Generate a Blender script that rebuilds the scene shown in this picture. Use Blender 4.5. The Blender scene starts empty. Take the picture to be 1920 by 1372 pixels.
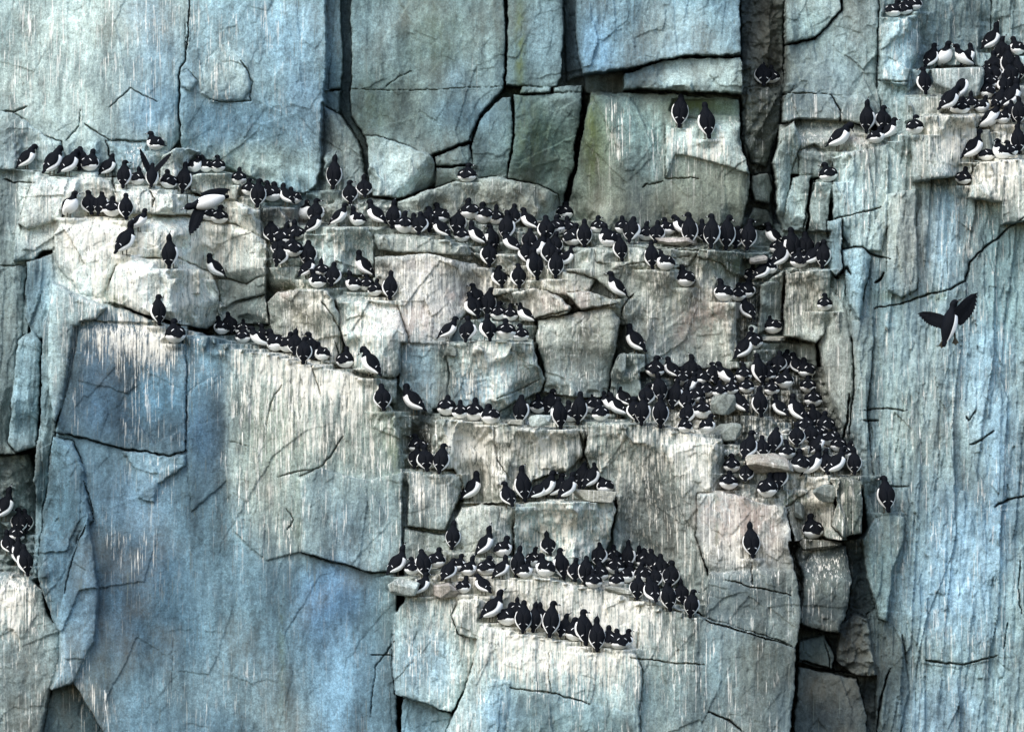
import bpy, bmesh, math, random
import numpy as np
from mathutils import Vector, Matrix
R = math.radians

# ------------------------------------------------------------------ camera, sky, sun, exposure
PPM = 140.0            # photo pixels per metre on the cliff
ZC = 20.0              # height of the picture's middle above the sea
DIST = 180.0
def X(px): return (px - 960.0) / PPM
def Z(py): return ZC + (686.0 - py) / PPM

sc = bpy.context.scene
C = sc.collection
cam = bpy.data.cameras.new('camera')
cam.sensor_width = 36.0
cam.lens = 36.0 * (DIST - 0.5) / (1920 / PPM)
cam.clip_start = 1.0
cam.clip_end = 2000.0
camo = bpy.data.objects.new('camera', cam)
C.objects.link(camo)
camo.location = (0, -DIST, ZC)
camo.rotation_euler = (R(90), 0, 0)
sc.camera = camo

w = bpy.data.worlds.new("World")
sc.world = w
w.use_nodes = True
nt = w.node_tree
bg = nt.nodes['Background']
sky = nt.nodes.new('ShaderNodeTexSky')
sky.sky_type = 'NISHITA'
sky.sun_disc = False
SUN_EL, SUN_AZ = 46.0, -38.0     # azimuth: degrees left (-) of straight out to sea
sky.sun_elevation = R(SUN_EL)
sky.sun_rotation = R(180 + 38)
sky.air_density = 1.3
sky.dust_density = 2.0
sky.ozone_density = 2.0
nt.links.new(sky.outputs[0], bg.inputs['Color'])
bg.inputs['Strength'].default_value = 0.15
sun = bpy.data.lights.new('sun', 'SUN')
sun.energy = 1.3
sun.angle = R(42)
sun.color = (1.0, 0.97, 0.92)
suno = bpy.data.objects.new('sun', sun)
C.objects.link(suno)
# direction towards the sun
sd = Vector((math.sin(R(SUN_AZ)) * math.cos(R(SUN_EL)), -math.cos(R(SUN_AZ)) * math.cos(R(SUN_EL)), math.sin(R(SUN_EL))))
suno.rotation_euler = sd.to_track_quat('Z', 'Y').to_euler()
suno.location = (-20, -30, 60)
sc.view_settings.view_transform = 'Standard'
sc.view_settings.look = 'None'
sc.view_settings.exposure = 1.08
sc.view_settings.gamma = 1.0

# ------------------------------------------------------------------ numpy noise
def hash2(ix, iy, seed):
    ix = ix.astype(np.int64); iy = iy.astype(np.int64)
    n = (ix * 374761393 + iy * 668265263 + seed * 974634777) & 0xFFFFFFFF
    n = ((n ^ (n >> 13)) * 1274126177) & 0xFFFFFFFF
    n = ((n ^ (n >> 16)) * 2246822519) & 0xFFFFFFFF
    return ((n ^ (n >> 15)) & 0xFFFFFF).astype(np.float32) / float(0xFFFFFF)
def vnoise(x, y, seed=0):
    fx = np.floor(x); fy = np.floor(y)
    tx = (x - fx).astype(np.float32); ty = (y - fy).astype(np.float32)
    tx = tx * tx * tx * (tx * (tx * 6 - 15) + 10); ty = ty * ty * ty * (ty * (ty * 6 - 15) + 10)
    a = hash2(fx, fy, seed); b = hash2(fx + 1, fy, seed)
    c = hash2(fx, fy + 1, seed); d = hash2(fx + 1, fy + 1, seed)
    return (a + (b - a) * tx + (c - a) * ty + (a - b - c + d) * tx * ty) * 2 - 1
def fbm(x, y, seed=0, octv=4, gain=0.5):
    s = 0; a = 1.0; t = 0
    for i in range(octv):
        s = s + a * vnoise(x * 2 ** i + 13.7 * i, y * 2 ** i - 7.3 * i, seed + i * 17)
        t += a; a *= gain
    return s / t
def facets(x, y, seed=0):
    """planar chips: the nearest cell's own tilted plane, and the distance to the seam"""
    fx = np.floor(x); fy = np.floor(y)
    b1 = np.full(x.shape, 9.0, np.float32); b2 = b1.copy(); val = np.zeros_like(b1)
    for i in (-1, 0, 1):
        for j in (-1, 0, 1):
            cx = fx + i; cy = fy + j
            px = cx + hash2(cx, cy, seed); py = cy + hash2(cx, cy, seed + 1)
            dx = (x - px).astype(np.float32); dy = (y - py).astype(np.float32)
            d = np.sqrt(dx * dx + dy * dy)
            v = (hash2(cx, cy, seed + 2) - .5) + dx * (hash2(cx, cy, seed + 3) - .5) * 1.6 + dy * (hash2(cx, cy, seed + 4) - .5) * 1.6
            m = d < b1
            b2 = np.where(m, b1, np.minimum(b2, d))
            val = np.where(m, v, val)
            b1 = np.where(m, d, b1)
    return val, b2 - b1
def sstep(a, b, x):
    t = np.clip((x - a) / (b - a), 0, 1)
    return t * t * (3 - 2 * t)

# ------------------------------------------------------------------ the grid of the cliff face (pixels of the photo as plan coordinates)
STEP = 1.6
def axis(lo, hi, far):
    core = np.arange(lo, hi, STEP)
    ext = []; s = STEP; p = hi
    while p < hi + far:
        s *= 1.12; p += s; ext.append(p)
    ext = np.array(ext)
    left = lo - (ext[::-1] - hi)
    return np.concatenate([left, core, ext])
ax = axis(-60, 1980, 1600)
ay = axis(-60, 1432, 1500)
GX, GY = np.meshgrid(ax, ay)
GX = GX.astype(np.float64); GY = GY.astype(np.float64)
WX = GX + 3.2 * vnoise(GX / 90, GY / 90, 1) + 1.7 * vnoise(GX / 26, GY / 34, 2) + 1.3 * vnoise(GX / 9, GY / 11, 3) + .6 * vnoise(GX / 4, GY / 4, 7)
WY = GY + 3.2 * vnoise(GX / 90, GY / 90, 4) + 1.7 * vnoise(GX / 34, GY / 26, 5) + 1.3 * vnoise(GX / 11, GY / 9, 6) + .6 * vnoise(GX / 4, GY / 4, 8)
H = np.full(GX.shape, -0.75, np.float32)
COL = np.zeros(GX.shape + (3,), np.float32); COL[:] = (0.10, 0.12, 0.12)
ROUGH = np.full(GX.shape, 1.0, np.float32)     # chipped facets
VERT = np.zeros(GX.shape, np.float32)          # upright slabs
WASH = np.zeros(GX.shape, np.float32)
PINK = np.zeros(GX.shape, np.float32)
MOSS = np.zeros(GX.shape, np.float32)

def window(xs, ys, pad):
    i0 = max(np.searchsorted(ax, min(xs) - pad) - 1, 0); i1 = min(np.searchsorted(ax, max(xs) + pad) + 1, len(ax))
    j0 = max(np.searchsorted(ay, min(ys) - pad) - 1, 0); j1 = min(np.searchsorted(ay, max(ys) + pad) + 1, len(ay))
    return slice(j0, j1), slice(i0, i1)
def sdf(poly, x, y):
    """signed distance, negative inside"""
    n = len(poly); d = np.full(x.shape, 1e9); inside = np.zeros(x.shape, bool)
    for k in range(n):
        x1, y1 = poly[k]; x2, y2 = poly[(k + 1) % n]
        ex, ey = x2 - x1, y2 - y1
        wx, wy = x - x1, y - y1
        t = np.clip((wx * ex + wy * ey) / (ex * ex + ey * ey + 1e-9), 0, 1)
        d = np.minimum(d, (wx - ex * t) ** 2 + (wy - ey * t) ** 2)
        if y1 != y2:
            c = ((y1 > y) != (y2 > y)) & (x < ex * (y - y1) / (y2 - y1) + x1)
            inside ^= c
    d = np.sqrt(d)
    return np.where(inside, -d, d)

PAL = dict(
    pale=(0.31, 0.355, 0.335), blue=(0.13, 0.23, 0.29), pblue=(0.21, 0.295, 0.325), dblue=(0.06, 0.11, 0.14),
    tan=(0.29, 0.285, 0.245), white=(0.44, 0.445, 0.41), grey=(0.18, 0.20, 0.185), olive=(0.135, 0.148, 0.115),
    green=(0.095, 0.135, 0.112), teal=(0.135, 0.182, 0.178), dark=(0.04, 0.044, 0.042), brown=(0.085, 0.078, 0.062),
    pink=(0.30, 0.272, 0.245), rwall=(0.215, 0.265, 0.265), steel=(0.155, 0.235, 0.275))
def B(pts, h, col, tx=0, tz=0, gap=1.6, groove=0.30, bev=0.05, br=7, rough=1.0, vert=0.0, wash=0.0, ch=()):
    """one block of the face: outline, how far it stands proud (m), lean, the seam round it, worn edges, slanting cut-offs"""
    xs = [p[0] for p in pts]; ys = [p[1] for p in pts]
    jj, ii = window(xs, ys, 26)
    x = WX[jj, ii]; y = WY[jj, ii]
    d = sdf(pts, x, y)
    m = (1 - sstep(-1.3, 1.3, d)).astype(np.float32)
    cx, cy = sum(xs) / len(xs), sum(ys) / len(ys)
    hb = h + tx * (x - cx) / 100 + tz * (cy - y) / 100
    hb = hb - bev * .55 * np.exp(d.clip(-99, 0) / (br * .6))
    for (x1, y1, x2, y2, s) in ch:
        nx, ny = (y2 - y1), -(x2 - x1)
        L = math.hypot(nx, ny); nx /= L; ny /= L
        if (cx - x1) * nx + (cy - y1) * ny > 0: nx, ny = -nx, -ny
        dd = (x - x1) * nx + (y - y1) * ny
        dd = 0.5 * (dd + np.sqrt(dd * dd + 16))
        hb = hb - s * dd / PPM
    g = np.exp(-(np.maximum(d, 0) / (gap * .42 + 0.45)) ** 2) * (1 - m) * groove * .8 * (0.05 + 0.95 * sstep(-.25, .45, vnoise(x / 60, y / 60, 77) + .28 * (gap - 1.5)))
    H[jj, ii] = H[jj, ii] - g * (gap > 0)
    H[jj, ii] = H[jj, ii] * (1 - m) + hb * m
    if isinstance(col, str): col = PAL[col]
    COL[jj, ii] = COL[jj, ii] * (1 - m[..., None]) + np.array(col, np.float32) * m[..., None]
    ROUGH[jj, ii] = ROUGH[jj, ii] * (1 - m) + rough * m
    VERT[jj, ii] = VERT[jj, ii] * (1 - m) + vert * m
    WASH[jj, ii] = WASH[jj, ii] * (1 - m) + wash * m

def CR(pts, wd=1.6, depth=0.22, col=0.5):
    """a crack that wanders along a line and fades out at both ends"""
    xs = [p[0] for p in pts]; ys = [p[1] for p in pts]
    jj, ii = window(xs, ys, 20)
    x = WX[jj, ii]; y = WY[jj, ii]
    tot = sum(math.hypot(pts[k + 1][0] - pts[k][0], pts[k + 1][1] - pts[k][1]) for k in range(len(pts) - 1)); acc = 0
    best = np.full(x.shape, 1e9); par = np.zeros(x.shape)
    for k in range(len(pts) - 1):
        x1, y1 = pts[k]; x2, y2 = pts[k + 1]; ex, ey = x2 - x1, y2 - y1; L = math.hypot(ex, ey)
        t = np.clip(((x - x1) * ex + (y - y1) * ey) / (L * L), 0, 1)
        d = np.hypot(x - x1 - ex * t, y - y1 - ey * t)
        par = np.where(d < best, (acc + t * L) / tot, par); best = np.minimum(best, d); acc += L
    taper = np.clip(np.minimum(par, 1 - par) * 8, 0.25, 1) * (0.6 + 0.4 * vnoise(x / 17, y / 17, 91))
    H[jj, ii] -= depth * np.exp(-(best / (wd * .52 * taper + 0.35)) ** 2)
    COL[jj, ii] *= (1 - (1 - col) * 0.7 * np.exp(-(best / (wd * 1.5)) ** 2))[..., None]
# ------------------------------------------------------------------ THE BLOCKS OF THE CLIFF, back to front (photo pixels, metres proud)
# upper left wall
B([(-400,-900),(620,-900),(620,60),(612,300),(600,390),(-400,400)], -0.05, 'pblue', gap=0, rough=.6)
B([(-400,-900),(336,-900),(352,0),(349,100),(334,135),(336,262),(300,300),(60,330),(-400,330)], 0.10, 'pale', gap=1.6, rough=.35, vert=.1, wash=.4)
B([(352,-900),(613,-900),(613,60),(607,150),(602,290),(596,345),(572,359),(520,350),(480,333),(400,302),(340,285),(337,262),(335,130),(345,110)], 0.16, 'pblue', gap=1.4, rough=.6, wash=.3)
B([(-400,200),(20,208),(60,240),(110,262),(120,300),(60,318),(40,330),(-400,330)], 0.16, 'pale', gap=2, wash=.4)
B([(375,120),(425,70),(462,120),(470,165),(455,185),(400,190),(378,170)], 0.20, 'pale', gap=.8, groove=.05, wash=.35)
B([(334,135),(350,128),(372,150),(358,168),(336,160)], 0.21, 'grey', gap=1.2, groove=.1)
# cleft to its right and the middle back wall
B([(608,-900),(640,-900),(637,166),(608,166)], -0.22, (0.09,0.16,0.19), gap=1, vert=.6)
B([(606,168),(637,168),(634,215),(608,205)], -0.25, (0.08,0.14,0.16), gap=1.5)
B([(602,195),(636,215),(668,262),(686,330),(692,372),(640,400),(596,392)], -0.08, 'grey', gap=2, wash=.25)
B([(662,-900),(944,-900),(944,0),(948,90),(948,160),(938,176),(903,214),(884,262),(850,275),(812,286),(790,300),(700,300),(682,256),(657,216),(655,90)], 0.0, 'teal', gap=2, rough=.6, wash=.12)
B([(949,-900),(1057,-900),(1059,60),(1054,140),(1046,158),(950,158)], 0.03, 'teal', gap=1.6, rough=.6, wash=.1)
B([(980,158),(1035,157),(1034,170),(978,170)], 0.05, 'pale', gap=1)
B([(1038,158),(1092,158),(1092,172),(1038,172)], 0.0, 'grey', gap=1)
B([(945,178),(960,176),(964,240),(955,300),(952,336),(888,342),(884,266),(905,217)], -0.02, 'teal', gap=1.8)
B([(965,172),(1090,171),(1092,200),(1080,262),(1078,310),(1066,340),(1056,385),(1040,385),(1000,340),(952,332),(966,240)], 0.0, 'green', gap=1.8, wash=.08)
B([(815,290),(882,266),(888,308),(818,306)], -0.05, 'teal', gap=1.5)
B([(818,309),(888,310),(894,342),(812,345)], -0.06, 'teal', gap=1.5)
# right of the tall crack: the big upper blocks
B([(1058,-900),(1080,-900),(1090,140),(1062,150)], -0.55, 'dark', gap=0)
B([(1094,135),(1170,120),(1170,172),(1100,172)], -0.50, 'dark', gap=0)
B([(1078,-900),(1390,-900),(1391,97),(1310,102),(1180,124),(1092,138),(1083,70)], 0.50, 'steel', gap=2, bev=.06, rough=.7, vert=.2, wash=.2, ch=[(1090,-100,1096,138,1.2)])
B([(1168,133),(1250,112),(1330,104),(1388,103),(1402,132),(1406,160),(1398,172),(1300,167),(1200,163),(1168,167)], 0.36, 'pale', gap=1.5, wash=.15, ch=[(1392,100,1396,172,.9)])
B([(1168,133),(1252,113),(1236,140),(1252,164),(1200,162),(1168,166)], 0.37, 'dblue', gap=.6, groove=.03)
B([(1110,170),(1270,171),(1388,182),(1391,255),(1396,290),(1408,322),(1407,360),(1400,400),(1388,430),(1075,432),(1066,385),(1084,300),(1096,225)], 0.10, 'olive', gap=2.2, bev=.1, br=12, rough=.6, wash=.25, ch=[(1110,172,1072,385,.7)])
B([(1262,180),(1388,182),(1388,212),(1296,214),(1258,204)], -0.06, (.13,.17,.10), gap=0, rough=.5)
B([(1252,232),(1292,216),(1392,226),(1386,262),(1402,296),(1405,326),(1340,302),(1270,288),(1251,332)], 0.24, 'pale', gap=0, wash=.8, ch=[(1400,235,1250,240,1.1)])
B([(1112,176),(1180,178),(1240,262),(1246,332),(1218,345),(1205,352),(1190,320),(1172,322),(1150,260)], 0.14, 'teal', gap=0, wash=.45, bev=.03)
# dark chimney
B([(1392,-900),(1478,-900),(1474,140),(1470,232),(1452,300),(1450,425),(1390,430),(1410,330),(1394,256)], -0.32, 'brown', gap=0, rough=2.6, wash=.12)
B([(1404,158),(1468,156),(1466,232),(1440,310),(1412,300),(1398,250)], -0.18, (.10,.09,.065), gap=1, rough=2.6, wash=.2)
B([(1414,326),(1443,322),(1448,350),(1444,380),(1413,376),(1408,350)], -0.02, 'grey', gap=2, wash=.3)
B([(1412,388),(1440,392),(1452,420),(1400,424)], -0.1, 'brown', gap=1)
# right of the chimney
B([(1476,-900),(1592,-900),(1580,15),(1555,52),(1530,68),(1476,82)], 0.24, 'pale', gap=1.2, wash=.2)
B([(1592,-900),(1650,-900),(1650,160),(1658,215),(1640,240),(1560,215),(1474,170),(1476,84),(1530,70),(1582,16)], 0.17, 'grey', gap=1.0, rough=1.1, wash=.2)
B([(1472,175),(1500,165),(1560,180),(1580,208),(1578,228),(1470,226)], 0.26, 'grey', gap=1.2, wash=.5)
B([(1562,180),(1620,178),(1645,200),(1648,234),(1580,228),(1582,208)], 0.22, 'grey', gap=1.2, wash=.3)
B([(1465,230),(1500,222),(1590,226),(1650,245),(1640,290),(1562,300),(1562,330),(1460,330)], 0.36, 'tan', gap=1.0, wash=.9, ch=[(1650,272,1440,262,1.5)])
B([(1476,238),(1492,226),(1505,270),(1484,330),(1470,430),(1458,400),(1453,300)], 0.42, 'pale', gap=1, vert=.5, wash=.5)
B([(1500,286),(1530,270),(1562,292),(1562,335),(1500,336)], 0.40, 'grey', gap=1, wash=.4, ch=[(1560,296,1500,282,1.2)])
B([(1486,334),(1524,330),(1520,380),(1514,432),(1466,435),(1478,360)], 0.42, 'pale', gap=1.2, wash=.5)
B([(1526,338),(1562,334),(1560,400),(1555,440),(1518,436),(1522,380)], 0.44, 'pale', gap=1.4, wash=.6)
# upper right: wall behind the top ledge
B([(1648,-900),(2900,-900),(2900,240),(1740,240),(1690,262),(1662,228),(1650,170)], 0.20, 'rwall', gap=1.4, rough=1, vert=.6, wash=.4)
B([(1655,45),(1700,30),(1722,10),(1728,90),(1700,160),(1655,150)], 0.42, 'rwall', gap=0, bev=.08, wash=.8, vert=.4)
B([(1700,170),(1760,120),(1840,120),(2900,130),(2900,330),(1820,330),(1715,230)], 0.42, 'grey', gap=0, rough=1.5, wash=.5, ch=[(2000,190,1700,190,1.6)])
B([(1700,178),(1765,176),(1830,200),(1835,225),(1700,225)], 0.62, 'tan', gap=1, wash=.6)
# right wall, great sheet of upright slabs
B([(1563,292),(1640,262),(1700,246),(1770,225),(1830,250),(2900,230),(2900,2900),(1480,2900),(1600,1500),(1650,1150),(1618,900),(1592,835),(1545,700),(1540,520),(1572,522),(1566,420)], 0.46, 'rwall', gap=2, bev=.12, br=14, rough=.9, vert=1.0, wash=.45, ch=[(1560,290,1800,215,.6)])
B([(1563,296),(1668,270),(1668,420),(1655,470),(1600,470),(1566,410)], 0.60, 'pale', gap=0, vert=.9, wash=.6, bev=.06)
B([(1668,360),(1722,350),(1722,540),(1690,556),(1666,540)], 0.62, 'tan', gap=1, vert=.8, wash=.35)
B([(1556,414),(1580,408),(1583,470),(1582,502),(1568,520),(1554,500)], 0.72, 'steel', gap=2, vert=.4)
B([(1583,468),(1620,462),(1636,480),(1628,520),(1612,600),(1592,570),(1584,500)], 0.66, 'pblue', gap=1.6, vert=.5, bev=.07, wash=.2, ch=[(1630,460,1615,600,1.4)])
B([(1545,522),(1590,580),(1600,640),(1594,830),(1560,770),(1532,640),(1536,560)], 0.52, 'tan', gap=2, bev=.1, rough=.6, vert=.4, wash=.4)
B([(1600,600),(1640,590),(1640,640),(1625,760),(1640,900),(1610,905),(1596,820),(1602,700)], 0.56, 'grey', gap=1.5, vert=.7, wash=.3)
B([(1712,222),(1770,214),(1826,218),(1832,250),(1822,332),(1770,333),(1718,339),(1711,330)], 0.98, 'tan', gap=0, bev=.05, vert=.3, wash=.85, ch=[(1762,214,1756,340,-0.0),(1758,222,1756,336,.35)])
B([(1826,312),(1840,300),(2900,290),(2900,378),(1882,376),(1816,371)], 1.05, 'tan', gap=0, vert=.3, wash=.85)
B([(1880,330),(2900,330),(2900,410),(1920,412),(1878,420)], 1.12, 'tan', gap=0, vert=.3, wash=.6)
# narrow columns on the far left
B([(-400,330),(60,318),(70,420),(60,520),(40,700),(-400,700)], 0.0, 'grey', gap=1.5, vert=.5, wash=.15)
B([(-400,496),(45,500),(30,700),(28,850),(-400,850)], 0.06, 'grey', gap=2, vert=.6)
B([(50,330),(110,370),(120,430),(62,486),(22,492),(24,440)], 0.30, 'pale', gap=1, rough=.7, wash=.5, vert=.4)
B([(46,492),(108,470),(112,540),(95,580),(85,630),(62,640),(44,600)], 0.34, 'steel', gap=2, vert=1, wash=.15)
B([(30,640),(58,620),(76,640),(74,720),(70,840),(30,845),(18,830)], 0.40, 'pblue', gap=2, vert=.5, bev=.1, br=10)
B([(78,610),(104,560),(138,650),(128,720),(112,800),(96,900),(86,980),(80,1080),(64,1085),(62,960),(58,900),(74,800)], 0.52, 'pblue', gap=2, vert=.6, bev=.1, wash=.25)
B([(-400,850),(50,850),(64,930),(66,1075),(-400,1075)], -0.12, 'grey', gap=1, rough=2)
# pale ledge rocks, left
B([(25,340),(64,316),(110,330),(240,322),(440,322),(490,385),(530,400),(552,470),(512,545),(420,600),(210,575),(140,560),(100,545),(96,470),(40,470)], 0.28, 'white', gap=0, rough=1.3, wash=.8, tz=-.22)
B([(200,262),(300,264),(296,330),(215,330),(205,300)], 0.24, 'pblue', gap=1.8, wash=.7, ch=[(300,300,200,290,.8)])
B([(300,292),(330,276),(372,284),(352,300),(345,330),(298,335)], 0.42, 'white', gap=1.6, wash=.9, bev=.1)
B([(62,318),(100,330),(170,322),(205,338),(215,368),(190,402),(112,408),(50,430),(30,420)], 0.46, 'white', gap=1.6, wash=.9, bev=.12, br=14, ch=[(260,352,20,346,1.0)])
B([(215,345),(300,350),(345,360),(345,400),(270,402),(215,400)], 0.52, 'white', gap=1.2, wash=.9, bev=.1, ch=[(345,372,210,368,1.0)])
B([(355,326),(400,316),(440,322),(450,345),(442,372),(390,372),(350,352)], 0.52, 'white', gap=2, wash=.95, bev=.12, br=12)
B([(345,362),(440,372),(488,392),(492,450),(440,440),(345,400)], 0.50, 'white', gap=1.4, wash=.9, bev=.12, ch=[(490,392,345,385,.9)])
B([(112,408),(200,404),(250,412),(345,402),(440,420),(500,455),(520,488),(510,525),(460,545),(400,525),(330,492),(235,488),(206,520),(192,556),(150,548),(105,500),(100,440)], 0.60, 'white', gap=2, wash=.95, bev=.12, br=12, ch=[(520,436,100,430,1.1),(340,530,520,495,1.0)])
B([(403,520),(460,536),(510,510),(506,546),(420,578),(404,560)], 0.46, 'grey', gap=1.5, rough=1.2)
B([(410,580),(505,548),(502,602),(412,612)], 0.40, 'grey', gap=2, wash=.2)
B([(206,530),(216,500),(250,483),(330,484),(392,512),(408,545),(406,602),(382,614),(330,604),(262,586),(205,562)], 0.82, 'white', gap=2.4, wash=.95, bev=.12, br=10, ch=[(410,512,200,505,.9),(240,600,330,570,.8),(330,578,410,560,.9)])
B([(492,380),(562,388),(558,452),(524,462),(494,442)], 0.24, 'brown', gap=1.6, vert=.5, wash=.15)
# great left face
B([(95,545),(140,560),(205,568),(290,598),(400,628),(500,655),(640,686),(705,716),(772,786),(770,900),(764,1020),(745,1066),(752,1500),(760,2900),(-400,2900),(-400,1400),(120,1300),(112,1200),(84,1100),(78,1000),(92,860),(112,790),(126,640)], 0.72, (.10,.16,.195), gap=2.5, bev=.08, rough=.35, wash=.22, ch=[(600,610,140,560,1.0)])
B([(95,530),(132,546),(200,572),(180,596),(140,612),(136,650),(118,760),(104,800),(90,700),(92,600)], 0.92, 'pale', gap=1, bev=.1, rough=.8, vert=.3, wash=.6)
B([(150,600),(300,604),(345,640),(350,700),(350,842),(320,852),(230,840),(170,822),(104,812),(116,770),(140,680)], 0.80, (.06,.095,.12), gap=1.3, rough=.5, wash=.28, bev=.03, ch=[(350,632,150,618,.9)])
B([(350,738),(400,700),(425,712),(428,900),(360,960),(350,850)], 0.76, (.075,.12,.15), gap=.8, groove=.1, rough=.4, wash=.1, bev=.03)
B([(100,820),(140,826),(162,880),(168,940),(180,975),(150,1010),(132,1100),(112,1190),(84,1105),(76,1060),(86,940)], 0.84, (.10,.17,.21), gap=1.4, bev=.12, br=16, rough=1, wash=.2)
B([(230,846),(350,850),(348,870),(300,905),(290,940),(262,930),(260,880)], 0.80, 'pblue', gap=0, wash=.45, rough=.9)
B([(420,640),(500,655),(640,686),(705,716),(772,786),(769,900),(762,1020),(744,1067),(700,1072),(620,1052),(566,1036),(500,1050),(440,1000),(424,860),(422,760)], 0.765, (.24,.265,.235), gap=0, bev=.02, rough=.45, vert=.3, wash=.80)
B([(560,900),(600,880),(680,900),(768,880),(762,1020),(744,1067),(700,1072),(620,1052),(566,1036)], 0.90, (.21,.255,.25), gap=0, bev=.03, rough=.5, wash=.45, vert=.3)
B([(704,716),(772,786),(764,830),(700,800)], 0.84, 'tan', gap=0, wash=.5)
B([(95,1290),(140,1278),(160,1310),(200,1372),(240,1500),(60,1500)], 0.35, (.05,.08,.09), gap=0, rough=1)
B([(108,1190),(128,1080),(168,960),(190,1100),(180,1200),(150,1262),(140,1278),(95,1290)], 0.95, (.17,.27,.34), gap=0, bev=.14, br=22, rough=.7)
# lower left block
B([(-400,1066),(30,1072),(62,1082),(85,1100),(92,1150),(117,1186),(112,1250),(95,1290),(60,1500),(-400,1500)], 0.62, 'grey', gap=2.5, bev=.1, wash=.5, ch=[(90,1108,-60,1085,.8)])
# middle tiers, behind
B([(498,430),(560,425),(1562,430),(1545,520),(1530,700),(1540,760),(1200,830),(770,830),(705,715),(500,652)], 0.10, 'grey', gap=0, rough=1.2, wash=.3)
B([(745,380),(800,350),(860,338),(935,330),(1010,342),(1046,362),(1052,420),(750,432)], 0.22, 'tan', gap=2, wash=.55, bev=.14, br=16, ch=[(1050,372,745,372,.7)])
B([(682,254),(720,262),(760,272),(805,284),(816,300),(815,340),(750,372),(700,368),(690,320)], 0.18, 'pale', gap=2, wash=.35, bev=.03, ch=[(806,290,735,370,1.6)])
B([(590,395),(640,372),(700,370),(742,378),(742,430),(590,440)], 0.12, 'tan', gap=1.5, rough=1.6, wash=.6)
B([(572,428),(620,422),(688,424),(698,450),(700,520),(650,512),(590,505),(562,480)], 0.34, 'pale', gap=1.6, wash=.55, bev=.08)
B([(698,440),(800,446),(880,456),(882,478),(790,476),(708,470)], 0.40, 'tan', gap=1.6, vert=.4, wash=.45)
B([(700,482),(800,476),(890,492),(960,520),(975,545),(900,560),(860,600),(840,642),(790,650),(750,640),(735,570),(705,545)], 0.46, 'pink', gap=1.6, wash=.8, bev=.08, rough=1.2)
B([(880,470),(1000,480),(1060,512),(1120,520),(1100,560),(1060,556),(1000,540),(960,520)], 0.38, 'tan', gap=1.5, wash=.5, rough=1.5)
B([(1066,478),(1120,462),(1180,456),(1300,462),(1390,470),(1395,500),(1382,560),(1380,640),(1390,690),(1210,690),(1190,640),(1170,600),(1170,560),(1120,524),(1064,510)], 0.46, 'tan', gap=1.2, wash=.6, rough=1.0, bev=.08, vert=.2)
B([(1120,466),(1260,464),(1310,470),(1290,500),(1240,510),(1120,492)], 0.54, 'tan', gap=1.2, wash=.5, bev=.06)
B([(1310,466),(1440,474),(1400,520),(1380,520),(1350,490),(1305,482)], 0.52, 'olive', gap=1.2, wash=.4)
B([(1392,520),(1425,500),(1428,560),(1418,640),(1390,642),(1382,580)], 0.14, 'brown', gap=0, rough=2.2, wash=.3)
B([(1428,530),(1470,506),(1468,600),(1424,628)], 0.44, 'grey', gap=2.2, wash=.3, bev=.08)
B([(1474,512),(1560,505),(1556,560),(1545,625),(1530,645),(1472,630)], 0.66, 'tan', gap=2.4, wash=.7, bev=.1, br=12, vert=.4)
B([(1405,642),(1530,645),(1535,700),(1400,690)], 0.36, 'grey', gap=1.5, rough=1.2, wash=.4)
B([(500,565),(520,545),(560,538),(614,542),(636,600),(642,650),(630,684),(560,664),(506,640)], 0.62, 'tan', gap=2, wash=.6, bev=.12, br=12, ch=[(625,575,515,560,.6),(618,560,640,660,1.0)])
B([(622,544),(700,546),(742,566),(765,632),(764,680),(740,708),(700,706),(655,690),(642,640)], 0.76, 'pale', gap=3, wash=.75, bev=.1, ch=[(765,622,650,636,.9),(752,600,700,700,.6),(742,580,622,566,.7)])
B([(752,640),(830,646),(838,700),(828,766),(776,780),(745,720)], 0.42, 'steel', gap=1, vert=.3, wash=.4, bev=.05)
B([(812,660),(840,650),(842,760),(822,765)], 0.46, 'olive', gap=1.2, vert=.5)
B([(958,548),(1000,540),(1045,555),(1075,580),(1060,592),(1005,602),(975,606),(965,575)], 0.62, 'tan', gap=1.6, wash=.6, bev=.1, vert=.2)
B([(1062,552),(1110,548),(1162,566),(1160,580),(1090,585)], 0.56, 'tan', gap=1.2, wash=.5)
B([(1008,602),(1080,588),(1150,578),(1164,600),(1158,640),(1150,700),(1140,748),(1080,748),(1018,735),(1020,700),(1006,640)], 0.66, 'tan', gap=2, wash=.65, bev=.1, br=10, ch=[(1164,650,1010,652,.28),(1165,610,1010,615,.15)])
B([(838,650),(880,642),(960,640),(1000,645),(1006,680),(1022,710),(1012,735),(960,752),(930,775),(836,772),(842,700)], 0.94, 'pale', gap=2, wash=.75, bev=.06, vert=.2, ch=[(1010,672,930,742,1.1),(940,730,960,760,.8)])
B([(1148,700),(1160,668),(1190,662),(1210,668),(1212,745),(1146,748)], 0.78, 'grey', gap=2.5, wash=.4, vert=.3, bev=.08)
B([(1200,700),(1320,690),(1545,690),(1560,760),(1600,830),(1618,900),(1480,900),(1360,830),(1210,800)], 0.30, 'brown', gap=0, rough=2.4, wash=.45)
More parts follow.
